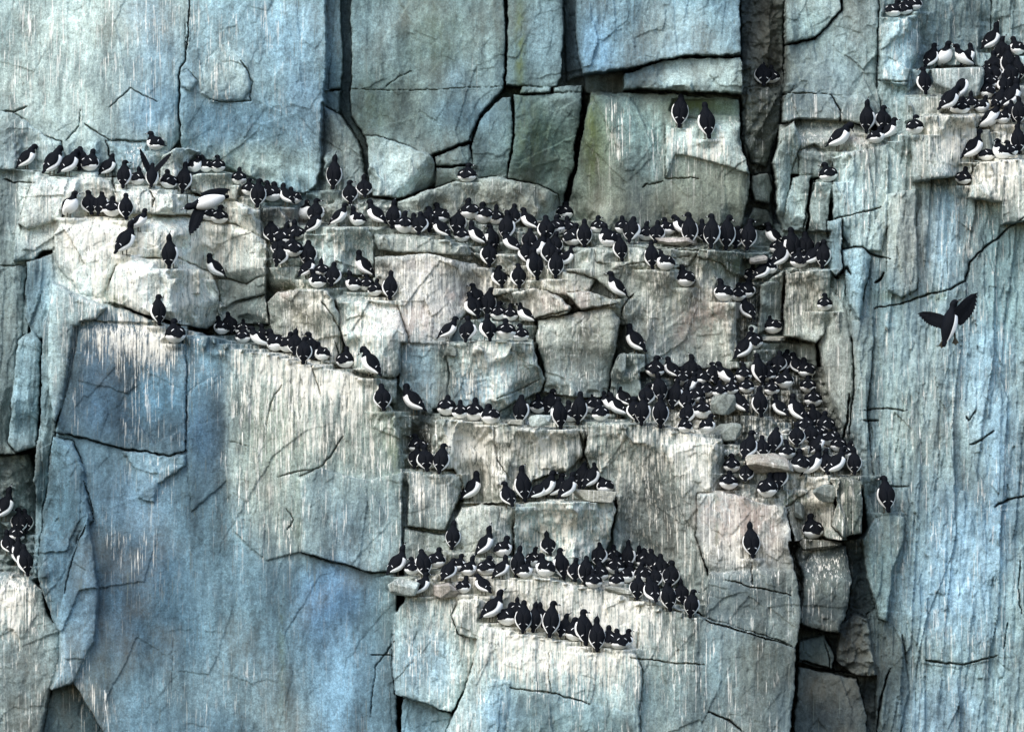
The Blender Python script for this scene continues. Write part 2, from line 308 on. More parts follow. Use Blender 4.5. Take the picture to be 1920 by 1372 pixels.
# lower tiers
B([(752,790),(830,775),(1100,790),(1360,810),(1360,1240),(760,1240)], 0.50, 'grey', gap=0, wash=.5)
B([(765,770),(812,770),(820,800),(810,850),(770,850)], 0.45, 'dark', gap=0, rough=2)
B([(815,790),(880,786),(1000,797),(1094,806),(1092,855),(1060,880),(1000,900),(960,942),(868,942),(866,905),(850,880),(806,878),(812,820)], 0.92, 'tan', gap=1.8, bev=.05, vert=.25, wash=.9)
B([(1102,800),(1180,794),(1290,812),(1356,826),(1366,915),(1340,930),(1308,990),(1328,1080),(1322,1160),(1240,1100),(1150,1040),(1148,1000),(1158,945),(1150,905),(1110,880),(1094,850)], 1.02, 'grey', gap=2, bev=.06, vert=.25, wash=.7)
B([(1240,835),(1356,830),(1366,915),(1340,930),(1306,1000),(1275,960),(1262,900)], 1.08, 'tan', gap=0, bev=.08, wash=.75, rough=1.2)
B([(766,884),(862,892),(864,908),(858,940),(838,990),(766,985)], 0.90, 'grey', gap=1.8, vert=.3, wash=.7)
B([(760,988),(838,998),(850,1030),(850,1062),(758,1080)], 0.84, 'grey', gap=2.2, wash=.45)
B([(852,975),(866,950),(900,944),(964,950),(966,1020),(940,1040),(848,1035)], 1.04, 'tan', gap=3, vert=.2, wash=.6, bev=.1)
B([(966,944),(1080,938),(1150,940),(1156,955),(1144,1010),(1128,1045),(1060,1062),(968,1055),(964,1000)], 1.24, 'pale', gap=3.5, groove=.4, bev=.06, vert=.25, wash=.9)
B([(825,1028),(900,1032),(962,1042),(960,1075),(820,1075)], 1.14, 'tan', gap=1.2, wash=.7, bev=.05)
B([(740,1082),(850,1070),(960,1062),(1020,1078),(1120,1098),(1310,1152),(1326,1250),(960,1180),(860,1120),(745,1112)], 1.30, 'tan', gap=1.4, wash=.9, vert=.3, bev=.06)
B([(1305,925),(1400,922),(1468,938),(1480,985),(1482,1005),(1497,1060),(1502,1150),(1492,1212),(1320,1158),(1332,1080),(1304,1000)], 1.20, 'pink', gap=2, bev=.06, wash=.55, ch=[(1500,1066,1300,1058,.55)])
B([(1328,1070),(1420,1062),(1496,1066),(1502,1150),(1492,1212),(1320,1158)], 1.24, 'grey', gap=0, bev=.04, wash=.35, ch=[(1500,1062,1320,1060,.8)])
B([(1200,1130),(1320,1156),(1492,1210),(1486,1300),(1480,1500),(1470,2900),(1180,2900),(1190,1240)], 1.36, 'grey', gap=1.6, bev=.06, rough=.7, wash=.4, vert=.3)
B([(742,1150),(765,1115),(850,1116),(905,1130),(896,1190),(892,1230),(872,1290),(852,1330),(800,1318),(745,1298),(738,1250)], 1.34, 'pale', gap=2.2, bev=.08, br=10, vert=.3, wash=.6, ch=[(775,1110,765,1320,1.0)])
B([(848,1150),(860,1120),(905,1116),(940,1130),(960,1165),(896,1192),(858,1184)], 1.50, 'tan', gap=2, bev=.08, wash=.6, vert=.2)
B([(758,1302),(852,1332),(848,1500),(752,1500)], 1.05, 'steel', gap=2)
B([(896,1166),(990,1182),(1100,1198),(1190,1218),(1200,1250),(1194,1500),(1180,2900),(800,2900),(838,1372),(868,1300),(890,1232)], 1.60, 'pale', gap=2, bev=.06, rough=.8, wash=.8, vert=.35)
B([(920,1262),(960,1270),(955,1320),(935,1400),(910,1500),(880,1500),(900,1330)], 1.66, 'pblue', gap=0, bev=.05, rough=1, wash=.2)
B([(960,1285),(1040,1295),(1190,1330),(1190,1500),(930,1500),(950,1340)], 1.63, 'teal', gap=0, bev=.03, rough=.9, wash=.3)
# right-hand rubble and columns
B([(1356,835),(1400,830),(1480,800),(1545,840),(1560,900),(1540,945),(1480,950),(1360,925)], 0.85, 'grey', gap=0, rough=2.4, wash=.55, tz=-.2)
B([(1470,950),(1520,915),(1560,940),(1585,1000),(1600,1020),(1490,1015)], 0.95, 'tan', gap=1, rough=1.4, wash=.8)
B([(1556,896),(1590,894),(1618,900),(1616,1000),(1580,1004),(1556,985),(1566,940)], 1.12, 'olive', gap=2, vert=.4, wash=.5, bev=.08)
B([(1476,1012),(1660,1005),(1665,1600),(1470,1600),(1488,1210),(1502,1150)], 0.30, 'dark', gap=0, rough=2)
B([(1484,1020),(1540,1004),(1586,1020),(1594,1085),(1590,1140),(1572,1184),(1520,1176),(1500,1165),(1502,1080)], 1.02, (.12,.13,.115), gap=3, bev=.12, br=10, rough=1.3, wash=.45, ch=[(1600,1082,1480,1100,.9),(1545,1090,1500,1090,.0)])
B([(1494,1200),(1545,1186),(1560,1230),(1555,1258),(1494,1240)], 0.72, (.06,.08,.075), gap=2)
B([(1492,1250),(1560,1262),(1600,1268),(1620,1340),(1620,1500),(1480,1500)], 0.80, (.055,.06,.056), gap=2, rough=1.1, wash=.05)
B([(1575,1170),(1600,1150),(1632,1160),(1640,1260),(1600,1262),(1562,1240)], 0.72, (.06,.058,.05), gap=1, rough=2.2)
B([(1628,1150),(1668,1120),(1690,1180),(1700,1300),(1660,1500),(1622,1500),(1640,1330)], 0.52, (.10,.12,.115), gap=2, vert=.8, rough=1.2)
B([(1618,1010),(1640,970),(1665,962),(1692,966),(1690,1060),(1668,1120),(1664,1165),(1650,1160),(1622,1080)], 0.72, 'teal', gap=1.4, vert=.5, wash=.3)
B([(1672,1060),(1690,1020),(1720,960),(2900,900),(2900,1230),(1860,1228),(1790,1248),(1730,1238),(1716,1198),(1684,1186),(1666,1150)], 0.475, (.22,.29,.30), gap=0, bev=.0, br=14, rough=1.0, vert=.8, wash=.4)
B([(1728,1245),(1790,1252),(1862,1232),(1900,1260),(1890,1500),(1700,1500),(1720,1330)], 0.44, (.22,.29,.30), gap=0, vert=.8, rough=1.1, wash=.35, bev=.0)

H += (0.115 / 100) * (GY.clip(-600, 2000) - 686)            # the whole face leans back
# ------------------------------------------------------------------ rock colours as broad stains, plus shade painted on some lower facets (ellipses, soft)
def stain(x, y, rx, ry, col, s=.8, n=.5):
    jj, ii = window([x - rx, x + rx], [y - ry, y + ry], max(rx, ry))
    gx = GX[jj, ii]; gy = GY[jj, ii]
    d = np.sqrt(((gx - x) / rx) ** 2 + ((gy - y) / ry) ** 2) + n * fbm(gx / 45, gy / 80, int(x * 7 + y), 4)
    m = (s * (1 - sstep(.55, 1.25, d)))[..., None].astype(np.float32)
    if isinstance(col, str): col = PAL[col]
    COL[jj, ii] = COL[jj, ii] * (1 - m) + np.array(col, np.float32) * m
for a in [(270,100,75,120,(.16,.27,.36)),(285,200,70,50,(.15,.26,.35)),(430,230,80,60,(.16,.28,.38)),(530,60,60,80,(.18,.28,.35),.6),(560,220,50,80,(.14,.22,.29)),
 (130,120,140,200,(.36,.40,.36),.8),(10,60,25,60,(.12,.17,.17)),(470,300,110,45,(.28,.32,.28),.8),(40,270,50,50,(.28,.31,.30),.8),(210,285,60,30,'pblue',.5),
 (820,60,60,70,(.15,.19,.16),.6),(700,60,45,70,(.17,.24,.25)),(760,200,80,60,(.15,.17,.14),.8),(900,100,40,110,(.24,.30,.28),.8),(855,140,24,40,(.22,.32,.38),.8),(870,205,50,30,(.12,.20,.25)),
 (720,70,20,70,(.28,.33,.31),.7),(700,200,45,80,(.09,.13,.12),.8),(1010,60,35,70,(.20,.28,.31)),(975,90,12,110,(.10,.15,.12)),(1030,270,45,60,(.09,.13,.11)),(1045,190,30,25,(.2,.24,.22)),(920,290,40,40,(.10,.13,.125),.8),
 (1120,100,30,60,(.17,.29,.40)),(1230,40,25,60,(.20,.22,.20),.8),(1320,50,60,50,(.24,.32,.34)),(1120,260,22,90,(.16,.19,.10),.85),(1215,230,50,60,(.20,.28,.26),.8),(1230,400,150,50,(.15,.145,.11),.9),(1350,350,50,50,(.17,.175,.135),.8),(1300,195,45,14,(.10,.14,.07)),
 (1520,40,40,40,(.21,.27,.25)),(1600,110,40,80,(.25,.30,.29),.7),(1560,190,60,30,(.21,.23,.22),.7),(1690,90,22,90,(.25,.36,.40),.7),
 (1600,380,30,80,(.24,.32,.34),.7),(1725,450,30,80,(.32,.29,.25),.6),(1775,420,35,110,(.22,.31,.38),.7),(1740,700,40,140,(.30,.34,.33),.6),(1880,560,50,160,(.15,.23,.24),.75),(1700,800,40,140,(.22,.26,.24),.7),
 (1850,720,60,120,(.20,.29,.35),.7),(1640,700,40,100,(.20,.24,.23),.7),(1800,1060,90,130,(.20,.30,.38),.7),(1660,560,30,60,(.14,.22,.24),.7),(1565,700,30,90,(.26,.25,.22),.7),(1880,900,40,160,(.18,.28,.36),.7),(1760,1330,80,70,(.20,.28,.34),.7),
 (210,760,90,70,(.035,.065,.095),.9),(180,700,50,90,(.06,.11,.16),.8),(390,830,40,80,(.055,.11,.17),.85),(150,1010,60,160,(.07,.12,.16),.6),(300,740,60,50,(.10,.21,.29),.7),(250,1100,80,130,(.045,.085,.125),.9),(330,1180,60,120,(.06,.115,.155),.85),(440,1100,90,160,(.13,.20,.23),.8),
 (430,1290,140,60,(.16,.21,.22),.6),(260,940,70,70,(.12,.19,.25),.8),(110,960,35,60,(.08,.15,.19),.8),(620,1130,60,90,(.10,.20,.32),.9),(640,1260,60,110,(.16,.26,.34),.8),(650,990,40,50,(.13,.21,.28),.5),
 (520,820,60,110,(.28,.30,.24),.7),(700,850,60,90,(.25,.27,.22),.7),(730,1150,20,90,(.14,.20,.20),.7),(380,680,60,40,(.16,.27,.34),.7),
 (885,730,45,40,(.10,.17,.24),.85),(800,710,30,50,(.17,.25,.31),.7),(1080,700,60,40,(.16,.20,.21),.7),(1200,610,40,40,(.16,.165,.15),.7),(1240,650,60,30,(.18,.18,.16),.6),
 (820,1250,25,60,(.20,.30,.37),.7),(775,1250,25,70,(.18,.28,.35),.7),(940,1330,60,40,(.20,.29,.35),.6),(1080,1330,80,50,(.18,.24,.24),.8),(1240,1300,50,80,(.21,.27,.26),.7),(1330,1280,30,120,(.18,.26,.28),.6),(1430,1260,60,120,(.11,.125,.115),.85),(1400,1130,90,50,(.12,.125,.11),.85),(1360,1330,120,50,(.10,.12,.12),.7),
 (1190,950,60,90,(.19,.19,.175),.8),(1260,1010,40,80,(.16,.165,.155),.7),(820,920,40,40,(.21,.20,.18),.6),(1020,560,30,20,(.36,.28,.24),.5),(570,590,25,25,(.17,.13,.08),.85),(460,560,30,15,(.10,.13,.13),.8),(740,660,20,30,(.10,.10,.085),.7),(730,690,30,18,(.06,.06,.05),.8),  # closing dark ones paint shade into the lower sides of rocks
 (975,720,25,20,(.17,.15,.11),.7),(40,1230,60,80,(.19,.23,.23),.8),(540,1350,80,40,(.20,.25,.25),.6),(1540,1140,40,30,(.05,.06,.06),.9),(1560,1330,50,60,(.05,.055,.055),.6)]:  # opening one paints the shade of a lower right facet
    stain(*a)
def soft(F, x, y, rx, ry, s):
    jj, ii = window([x - rx, x + rx], [y - ry, y + ry], max(rx, ry))
    gx = GX[jj, ii]; gy = GY[jj, ii]
    d = ((gx - x) / rx) ** 2 + ((gy - y) / ry) ** 2
    F[jj, ii] += s * np.exp(-d * 1.2) * (1 + .5 * fbm(gx / 30, gy / 30, int(x), 3))
for a in [(1155,230,10,90,.9),(1165,280,6,100,.7),(1330,285,60,25,.5),(220,620,80,45,.9),(250,690,90,80,.45),(330,640,60,60,.5),(240,1010,40,22,.8),(300,905,22,40,.6),(260,1045,30,20,.6),(150,1270,30,60,.9),(180,1330,30,50,.9),
 (420,120,40,50,.4),(430,40,150,40,.35),(700,80,12,70,.5),(880,130,16,60,.45),(560,640,100,50,.4),(640,720,100,80,.4),(280,660,100,20,.3),(40,1110,60,30,.9),(40,1170,50,50,.5),(390,1310,90,16,.45),(470,1270,60,18,.4),
 (1390,1030,80,40,.6),(900,820,120,60,.3),(990,1220,120,60,.4),(1260,1230,60,60,.4),(60,130,60,120,.35),(1800,420,40,60,.3),(1540,1060,40,30,.5),(200,60,120,80,.2)]:
    soft(WASH, *a)
for a in [(760,600,60,40,.8),(860,560,30,30,.5),(1370,960,60,50,.9),(1420,990,40,40,.6),(1030,570,50,20,.6),(1080,560,50,30,.6),(530,550,30,12,.6),(170,445,60,30,.4),(230,470,20,20,.4),(1600,265,30,20,.5),(800,500,60,20,.4),(880,1080,40,20,.4),(1860,190,60,30,.7),(1290,600,60,60,.4),(1350,580,40,40,.5),(450,360,20,20,.4),(560,400,50,20,.4),(1530,960,30,30,.4)]:
    soft(PINK, *a)
for a in [(1110,250,14,80,.9),(1310,196,60,14,.9),(820,70,60,60,.2),(975,90,10,100,.7),(1000,260,40,80,.35),(700,200,30,80,.15),(210,560,20,20,.6),(235,560,40,14,.5),(1030,540,20,8,.8),(540,540,30,6,.8),(1370,500,40,20,.5),(740,850,20,90,.35),(1720,555,90,10,.5),(1340,970,8,50,.7),(1500,940,60,14,.5),(1830,200,80,20,.3),(560,960,10,60,.3),(530,1220,8,120,.3)]:
    soft(MOSS, *a)
# ------------------------------------------------------------------ THE BIRDS: photo x, foot y, height seen, pose, heading (0 = faces the rock, + = to the right), head
# pose: S upright, L leaning, C crouched on the ledge.  head: f ahead, l / r turned, u bill up, d bill tucked down
BIRDS = {
 'on the upper left ledge': [(50,316,48,'L',62,'f'),(98,329,60,'L',35,'f'),(127,331,52,'L',60,'d'),(147,319,42,'S',0,'d'),(165,321,40,'C',0,'f'),(200,330,38,'L',45,'f'),(232,353,52,'S',10,'r'),
   (256,347,32,'C',20,'f'),(311,353,34,'C',-15,'f'),(342,362,56,'S',0,'f'),(362,322,26,'C',110,'f'),(381,322,28,'C',-60,'f'),(405,322,28,'C',0,'f')],
 'on the pale left shelf': [(130,408,47,'S',125,'f'),(168,404,46,'S',-12,'l'),(188,405,46,'S',10,'f'),(208,407,38,'C',0,'f'),(234,413,50,'S',-18,'f'),(262,434,40,'L',95,'f'),(237,478,62,'L',48,'f'),
   (321,503,62,'S',10,'u'),(397,523,48,'L',-70,'f'),(406,419,34,'C',0,'r'),(388,413,30,'C',-10,'f')],
 'under the blue wall': [(445,345,26,'C',0,'f'),(464,366,32,'C',0,'f'),(481,389,54,'S',5,'f'),(498,371,28,'C',10,'f'),(510,377,36,'C',0,'l'),(533,385,42,'L',-40,'f'),(548,382,28,'C',-60,'f'),
   (624,354,64,'S',10,'u'),(657,382,42,'S',0,'f'),(683,371,42,'S',0,'u')],
 'in the dark corner below the blue wall': [(508,456,42,'S',0,'d'),(528,462,42,'C',0,'f'),(552,450,36,'S',0,'u'),(520,482,38,'S',10,'f'),(546,482,40,'C',0,'f'),(524,500,38,'S',15,'f')],
 'on the short step left of centre': [(577,500,46,'S',15,'d'),(578,522,40,'L',55,'f'),(602,520,32,'C',0,'u'),(595,541,34,'C',-60,'f'),(624,538,44,'S',15,'f'),(677,520,50,'L',-60,'f'),(661,546,34,'C',-60,'f'),
   (687,546,28,'C',0,'f'),(703,556,30,'C',20,'f'),(729,563,56,'S',0,'u')],
 'at the left end of the long upper ledge': [(572,416,38,'S',150,'f'),(592,420,46,'S',15,'r'),(590,438,38,'L',60,'f'),(638,424,38,'L',72,'f'),(668,424,34,'C',-60,'f'),(702,424,50,'L',-50,'f'),(737,427,52,'S',8,'u'),
   (757,438,40,'C',0,'f'),(777,438,38,'C',0,'f'),(789,441,42,'S',0,'f'),(803,436,46,'S',0,'d'),(825,418,36,'C',-50,'f'),(826,447,42,'L',-60,'f'),(856,440,48,'S',0,'f'),(866,454,32,'C',0,'f')],
 'in the middle of the long upper ledge': [(881,411,38,'C',-10,'f'),(905,419,40,'C',0,'f'),(930,421,36,'C',0,'u'),(960,424,40,'S',15,'f'),(990,433,44,'L',-50,'f'),(890,461,46,'L',-60,'f'),(920,471,50,'S',-30,'l'),
   (913,500,48,'S',0,'f'),(951,452,56,'S',10,'f'),(957,474,38,'L',-60,'f'),(993,470,42,'S',0,'f'),(1024,452,48,'S',-10,'f'),(1045,440,36,'C',0,'f'),(1060,412,36,'C',-10,'f'),(1064,440,34,'C',0,'f'),
   (1074,461,40,'C',0,'f'),(1096,464,52,'S',10,'f'),(1122,437,26,'C',0,'f'),(1140,464,42,'C',-40,'f'),(1040,478,38,'S',0,'f'),(985,497,46,'S',-20,'f'),(1003,524,58,'S',-12,'f'),(1012,486,50,'L',60,'f'),
   (1030,497,46,'S',0,'d'),(1041,522,54,'S',10,'f'),(1063,503,42,'L',60,'f')],
 'toward the right end of the long upper ledge': [(1168,438,32,'C',0,'f'),(1186,457,48,'S',28,'d'),(1164,490,50,'S',0,'f'),(1213,452,34,'C',0,'f'),(1231,456,38,'S',0,'f'),(1253,441,32,'C',-50,'l'),(1274,443,36,'L',-60,'f'),
   (1296,461,62,'S',-5,'l'),(1321,455,42,'S',0,'f'),(1336,466,64,'S',8,'l'),(1363,470,68,'S',14,'f'),(1384,466,40,'S',0,'f'),(1403,470,60,'S',14,'r'),(1221,505,52,'S',0,'f'),(1246,508,38,'C',-40,'f')],
 "crowded at the long upper ledge's right end": [(1450,461,44,'L',-62,'f'),(1460,476,26,'C',0,'f'),(1490,489,62,'S',-25,'f'),(1468,505,58,'L',38,'f'),(1512,486,48,'S',0,'d'),(1526,501,48,'L',55,'f'),(1546,503,52,'S',0,'f'),
   (1432,528,38,'L',50,'f'),(1447,514,30,'C',40,'f'),(1412,527,30,'C',20,'f'),(1477,478,34,'C',0,'f'),(1500,503,36,'C',0,'f')],
 'on the small ledges under the long upper one': [(1285,539,40,'C',-30,'f'),(1356,566,40,'C',-28,'f'),(1401,604,50,'L',-48,'f'),(1401,560,38,'C',10,'f'),(1386,566,34,'C',0,'f'),(1153,560,50,'L',-62,'f'),(1190,664,56,'L',-50,'r'),
   (1398,678,56,'L',38,'f'),(1414,656,40,'C',20,'f'),(1451,627,36,'C',-60,'f'),(1548,583,26,'C',0,'f'),(935,540,40,'S',-12,'f'),(971,540,42,'S',0,'d')],
 'along the top of the great blue face': [(296,610,56,'S',-18,'r'),(329,645,44,'C',0,'r'),(411,628,34,'C',-40,'f'),(428,627,38,'S',0,'f'),(452,630,30,'C',0,'f'),(455,644,28,'C',15,'f'),(483,654,42,'L',-95,'f'),(494,642,32,'C',-40,'f'),
   (517,660,42,'C',-60,'f'),(538,662,38,'C',0,'f'),(553,666,46,'S',10,'u'),(571,683,50,'S',-5,'f'),(580,672,46,'S',-10,'l'),(602,677,34,'C',-58,'f'),(648,691,40,'C',0,'u'),(691,708,56,'L',-60,'d'),(719,770,46,'S',0,'d'),(775,778,66,'L',-58,'f')],
 'on the stepped block in the centre': [(888,598,48,'S',-38,'f'),(893,574,40,'S',-35,'l'),(913,595,56,'S',10,'f'),(935,601,34,'C',0,'r'),(957,603,32,'C',0,'f'),(984,609,42,'L',-58,'f'),(842,640,46,'L',55,'f'),
   (880,642,46,'S',18,'l'),(911,639,46,'S',-30,'f'),(948,637,38,'C',0,'f'),(977,641,32,'C',0,'f')],
 'on the left half of the middle ledge': [(839,780,40,'C',0,'f'),(863,786,34,'C',0,'f'),(889,790,42,'C',0,'f'),(919,796,38,'C',-55,'f'),(979,795,52,'S',8,'d'),(1009,776,34,'C',0,'f'),(1033,778,46,'S',35,'f'),(1047,804,58,'S',-10,'f'),
   (1067,792,38,'C',0,'f'),(1085,796,60,'S',18,'f'),(1114,776,38,'C',0,'f'),(1126,790,36,'C',20,'f'),(1142,776,40,'L',-58,'f'),(1157,785,50,'L',-52,'f')],
 'in the crowd midway along the middle ledge': [(1170,766,42,'L',-30,'f'),(1190,791,44,'S',0,'f'),(1205,796,54,'S',26,'f'),(1212,762,42,'S',0,'f'),(1228,708,38,'C',0,'f'),(1258,712,42,'L',-50,'f'),(1294,716,48,'S',0,'f'),
   (1280,724,34,'C',0,'f'),(1238,754,52,'S',0,'f'),(1238,801,58,'S',-5,'f'),(1265,768,56,'S',28,'f'),(1298,742,38,'L',70,'f'),(1316,724,36,'C',0,'f'),(1339,722,40,'S',0,'l'),(1325,746,34,'C',0,'f'),
   (1362,726,48,'L',-85,'f'),(1350,747,32,'C',0,'f'),(1288,772,46,'S',8,'f'),(1290,797,44,'S',12,'f'),(1283,812,28,'C',-20,'f'),(1318,786,40,'C',10,'f'),(1326,812,34,'C',60,'f'),(1308,756,36,'S',0,'f'),(1372,742,30,'C',10,'f')],
 "in the crowd at the middle ledge's right end": [(1395,716,34,'C',0,'f'),(1400,738,30,'C',0,'f'),(1425,722,58,'S',-40,'f'),(1386,778,50,'L',-52,'f'),(1425,781,54,'S',0,'f'),(1460,701,40,'S',0,'f'),(1476,697,38,'S',15,'f'),
   (1472,730,38,'C',0,'f'),(1496,704,42,'L',-40,'f'),(1514,709,36,'C',0,'f'),(1517,738,34,'C',0,'f'),(1526,764,36,'C',0,'f'),(1462,785,44,'L',-42,'f'),(1490,792,52,'L',-45,'f'),(1440,716,36,'C',0,'f'),(1448,742,30,'C',0,'f')],
 'in the right-hand crowd below the middle ledge': [(1527,806,46,'S',-28,'f'),(1511,812,36,'C',0,'f'),(1547,812,38,'C',0,'f'),(1493,838,42,'S',0,'f'),(1452,849,50,'S',10,'f'),(1404,864,56,'L',32,'f'),(1427,860,42,'S',0,'f'),
   (1474,861,34,'C',0,'f'),(1520,834,38,'S',0,'f'),(1534,852,38,'L',40,'f'),(1558,838,36,'C',0,'f'),(1498,886,42,'C',-20,'f'),(1527,893,54,'L',66,'f'),(1567,893,56,'L',45,'f'),(1601,890,50,'S',0,'u'),(1590,862,34,'C',30,'f'),
   (1549,889,44,'S',0,'f'),(1572,848,34,'C',0,'f'),(1538,826,34,'C',10,'f'),(1371,886,34,'S',0,'f'),(1364,918,36,'C',28,'f'),(1398,906,42,'L',18,'f'),(1437,932,44,'C',0,'f'),(1461,917,52,'S',10,'r')],
 'scattered on the lower right rocks': [(1661,960,68,'S',0,'l'),(1408,1044,66,'S',5,'u'),(1522,1010,46,'C',0,'r')],
 'in the notch beside the great blue face': [(779,878,42,'S',0,'f'),(800,883,46,'S',0,'f'),(826,888,56,'S',0,'f'),(783,850,34,'C',0,'f')],
 'on the upper of the two lower blocks': [(888,941,56,'L',58,'f'),(953,949,46,'L',-18,'l'),(982,941,66,'S',-5,'f'),(1010,939,42,'L',42,'f'),(1030,934,50,'L',50,'f'),(1046,934,46,'L',50,'f'),(1066,937,52,'L',58,'f'),
   (1090,917,52,'S',10,'f'),(1111,918,52,'L',46,'f'),(1134,927,36,'C',-40,'f'),(849,1029,54,'S',5,'u'),(915,1042,56,'L',58,'u'),(945,1043,38,'C',80,'f')],
 'on the left half of the lower ledge': [(748,1078,56,'L',52,'u'),(774,1076,32,'C',0,'f'),(797,1081,52,'S',-18,'d'),(820,1063,36,'C',0,'f'),(843,1088,42,'L',40,'d'),(880,1078,36,'C',60,'u'),(914,1077,36,'C',0,'f'),(943,1083,40,'L',40,'f'),
   (969,1080,58,'S',-10,'u'),(1029,1041,40,'S',0,'u'),(1000,1062,34,'C',30,'f'),(1020,1080,42,'C',-20,'f'),(1052,1085,58,'S',-10,'f'),(1075,1088,38,'S',0,'f'),(1095,1093,50,'S',10,'d'),(1112,1101,34,'C',0,'f'),
   (795,1114,42,'L',62,'f'),(870,1110,28,'C',40,'f'),(905,1113,40,'L',-35,'d'),(984,1082,34,'C',60,'f'),(860,1070,32,'C',50,'f')],
 'on the right half of the lower ledge': [(1123,1063,46,'S',0,'l'),(1150,1057,34,'C',0,'f'),(1153,1076,38,'C',-10,'f'),(1180,1065,52,'S',10,'u'),(1199,1061,36,'C',0,'u'),(1210,1066,38,'C',0,'f'),(1225,1074,42,'S',0,'f'),
   (1255,1101,48,'S',0,'f'),(1240,1086,46,'S',0,'f'),(1123,1088,36,'C',0,'f'),(1175,1092,36,'C',60,'f'),(1155,1100,32,'C',0,'f'),(1193,1122,44,'S',-10,'d'),(1220,1131,52,'L',-30,'d'),(1252,1142,56,'S',0,'f'),
   (1277,1130,40,'S',0,'u'),(1293,1153,50,'S',0,'r'),(1204,1090,36,'C',0,'f'),(1229,1102,38,'S',0,'f')],
 'in the lowest row': [(925,1163,62,'L',58,'f'),(951,1170,42,'C',18,'r'),(980,1183,60,'S',0,'f'),(969,1152,32,'C',0,'u'),(1001,1180,54,'S',8,'u'),(1014,1172,42,'S',0,'u'),(1030,1191,68,'S',14,'r'),(1056,1194,46,'L',28,'f'),
   (1076,1198,42,'C',-30,'f'),(1094,1206,66,'S',-10,'r'),(1117,1217,64,'S',10,'u'),(1140,1209,38,'C',0,'f'),(1158,1213,36,'C',0,'f'),(1171,1211,34,'C',40,'r')],
 'in the cluster at the left edge': [(8,978,66,'L',28,'f'),(32,1002,46,'S',0,'f'),(46,1000,42,'S',0,'f'),(15,1040,42,'L',-30,'f'),(31,1061,52,'S',-20,'f'),(50,1079,58,'S',-15,'f'),(26,1018,36,'C',0,'f')],
 'on the high ledge at the top edge': [(1680,29,28,'C',70,'f'),(1700,25,26,'C',40,'f'),(1718,17,26,'C',0,'f')],
 'on the upper right ledge': [(1755,126,48,'L',42,'f'),(1778,124,48,'S',115,'f'),(1811,125,46,'L',-118,'f'),(1826,121,38,'L',60,'f'),(1869,94,58,'L',42,'u'),(1735,176,50,'S',-20,'l'),(1811,188,60,'L',56,'f'),(1780,213,54,'L',55,'d'),
   (1795,212,34,'C',0,'f'),(1874,142,48,'S',0,'f'),(1898,142,58,'S',0,'f'),(1914,100,34,'C',-50,'f'),(1856,144,32,'C',0,'f'),(1872,156,40,'S',0,'f'),(1902,157,44,'S',0,'f'),(1856,183,34,'C',-20,'f'),(1903,206,62,'L',48,'f'),
   (1806,214,28,'C',0,'f'),(1824,206,34,'S',0,'u'),(1845,211,28,'C',60,'f'),(1880,202,38,'L',40,'f'),(1861,246,56,'L',95,'f'),(1884,232,26,'C',50,'f'),(1888,112,44,'S',0,'f'),(1915,152,50,'S',10,'f'),(1862,166,34,'C',0,'f'),(1889,177,40,'S',-20,'f'),(1845,160,30,'C',30,'f'),(1915,232,50,'S',20,'f'),(1903,228,38,'S',0,'f')],
 'at the right edge below the upper right ledge': [(1829,303,66,'L',66,'f'),(1877,299,36,'C',-50,'f'),(1895,296,26,'C',0,'f'),(1913,289,56,'S',0,'f'),(1852,302,26,'C',40,'f'),(1808,346,28,'C',0,'f')],
 'on pale rock beside the upper right ledge': [(1631,247,60,'S',5,'u'),(1656,245,46,'S',0,'f'),(1673,263,38,'L',60,'f'),(1646,269,28,'C',75,'f'),(1718,253,36,'C',20,'f'),(1577,283,56,'L',60,'d'),(1556,341,36,'C',0,'f')],
 'on the tall pale block at the top': [(1274,238,60,'S',-15,'d'),(1328,259,70,'S',0,'f')],
 'deep in the dark chimney at the top': [(1434,160,44,'S',0,'d'),(1450,153,28,'C',20,'f')],
 'perched by itself above the crowded ledges': [(288,281,34,'C',-80,'f'),(876,341,34,'C',0,'r')],
}
_r = BIRDS['on the upper right ledge']
BIRDS['in the crowd at the top right edge'] = [q for q in _r if q[0] > 1850]
BIRDS['on the upper right ledge'] = [q for q in _r if q[0] <= 1850]
POSEH = {'K': 0.368, 'S': 0.435, 'L': 0.385, 'C': 0.285}
DEPTHB = {'K': 0.095, 'S': 0.085, 'L': 0.10, 'C': 0.11}
flat = []
for place, rows in BIRDS.items():
    for k, (px, py, hp, ps, yw, hd) in enumerate(sorted(rows)):
        if ps == 'S' and hp < 37: ps = 'C'
        if ps == 'S' and hp < 50: ps = 'K'
        s = (hp / PPM) / (POSEH[ps] * (1.06 if hd == 'u' else 0.93 if hd == 'd' else 1.0))
        s = min(max(s * 1.09, 0.86), 1.2)
        flat.append(dict(px=px, py=py, s=s, pose=ps, yaw=yw, head=hd, place=place, k=k, n=len(rows)))
print('birds perched:', len(flat))

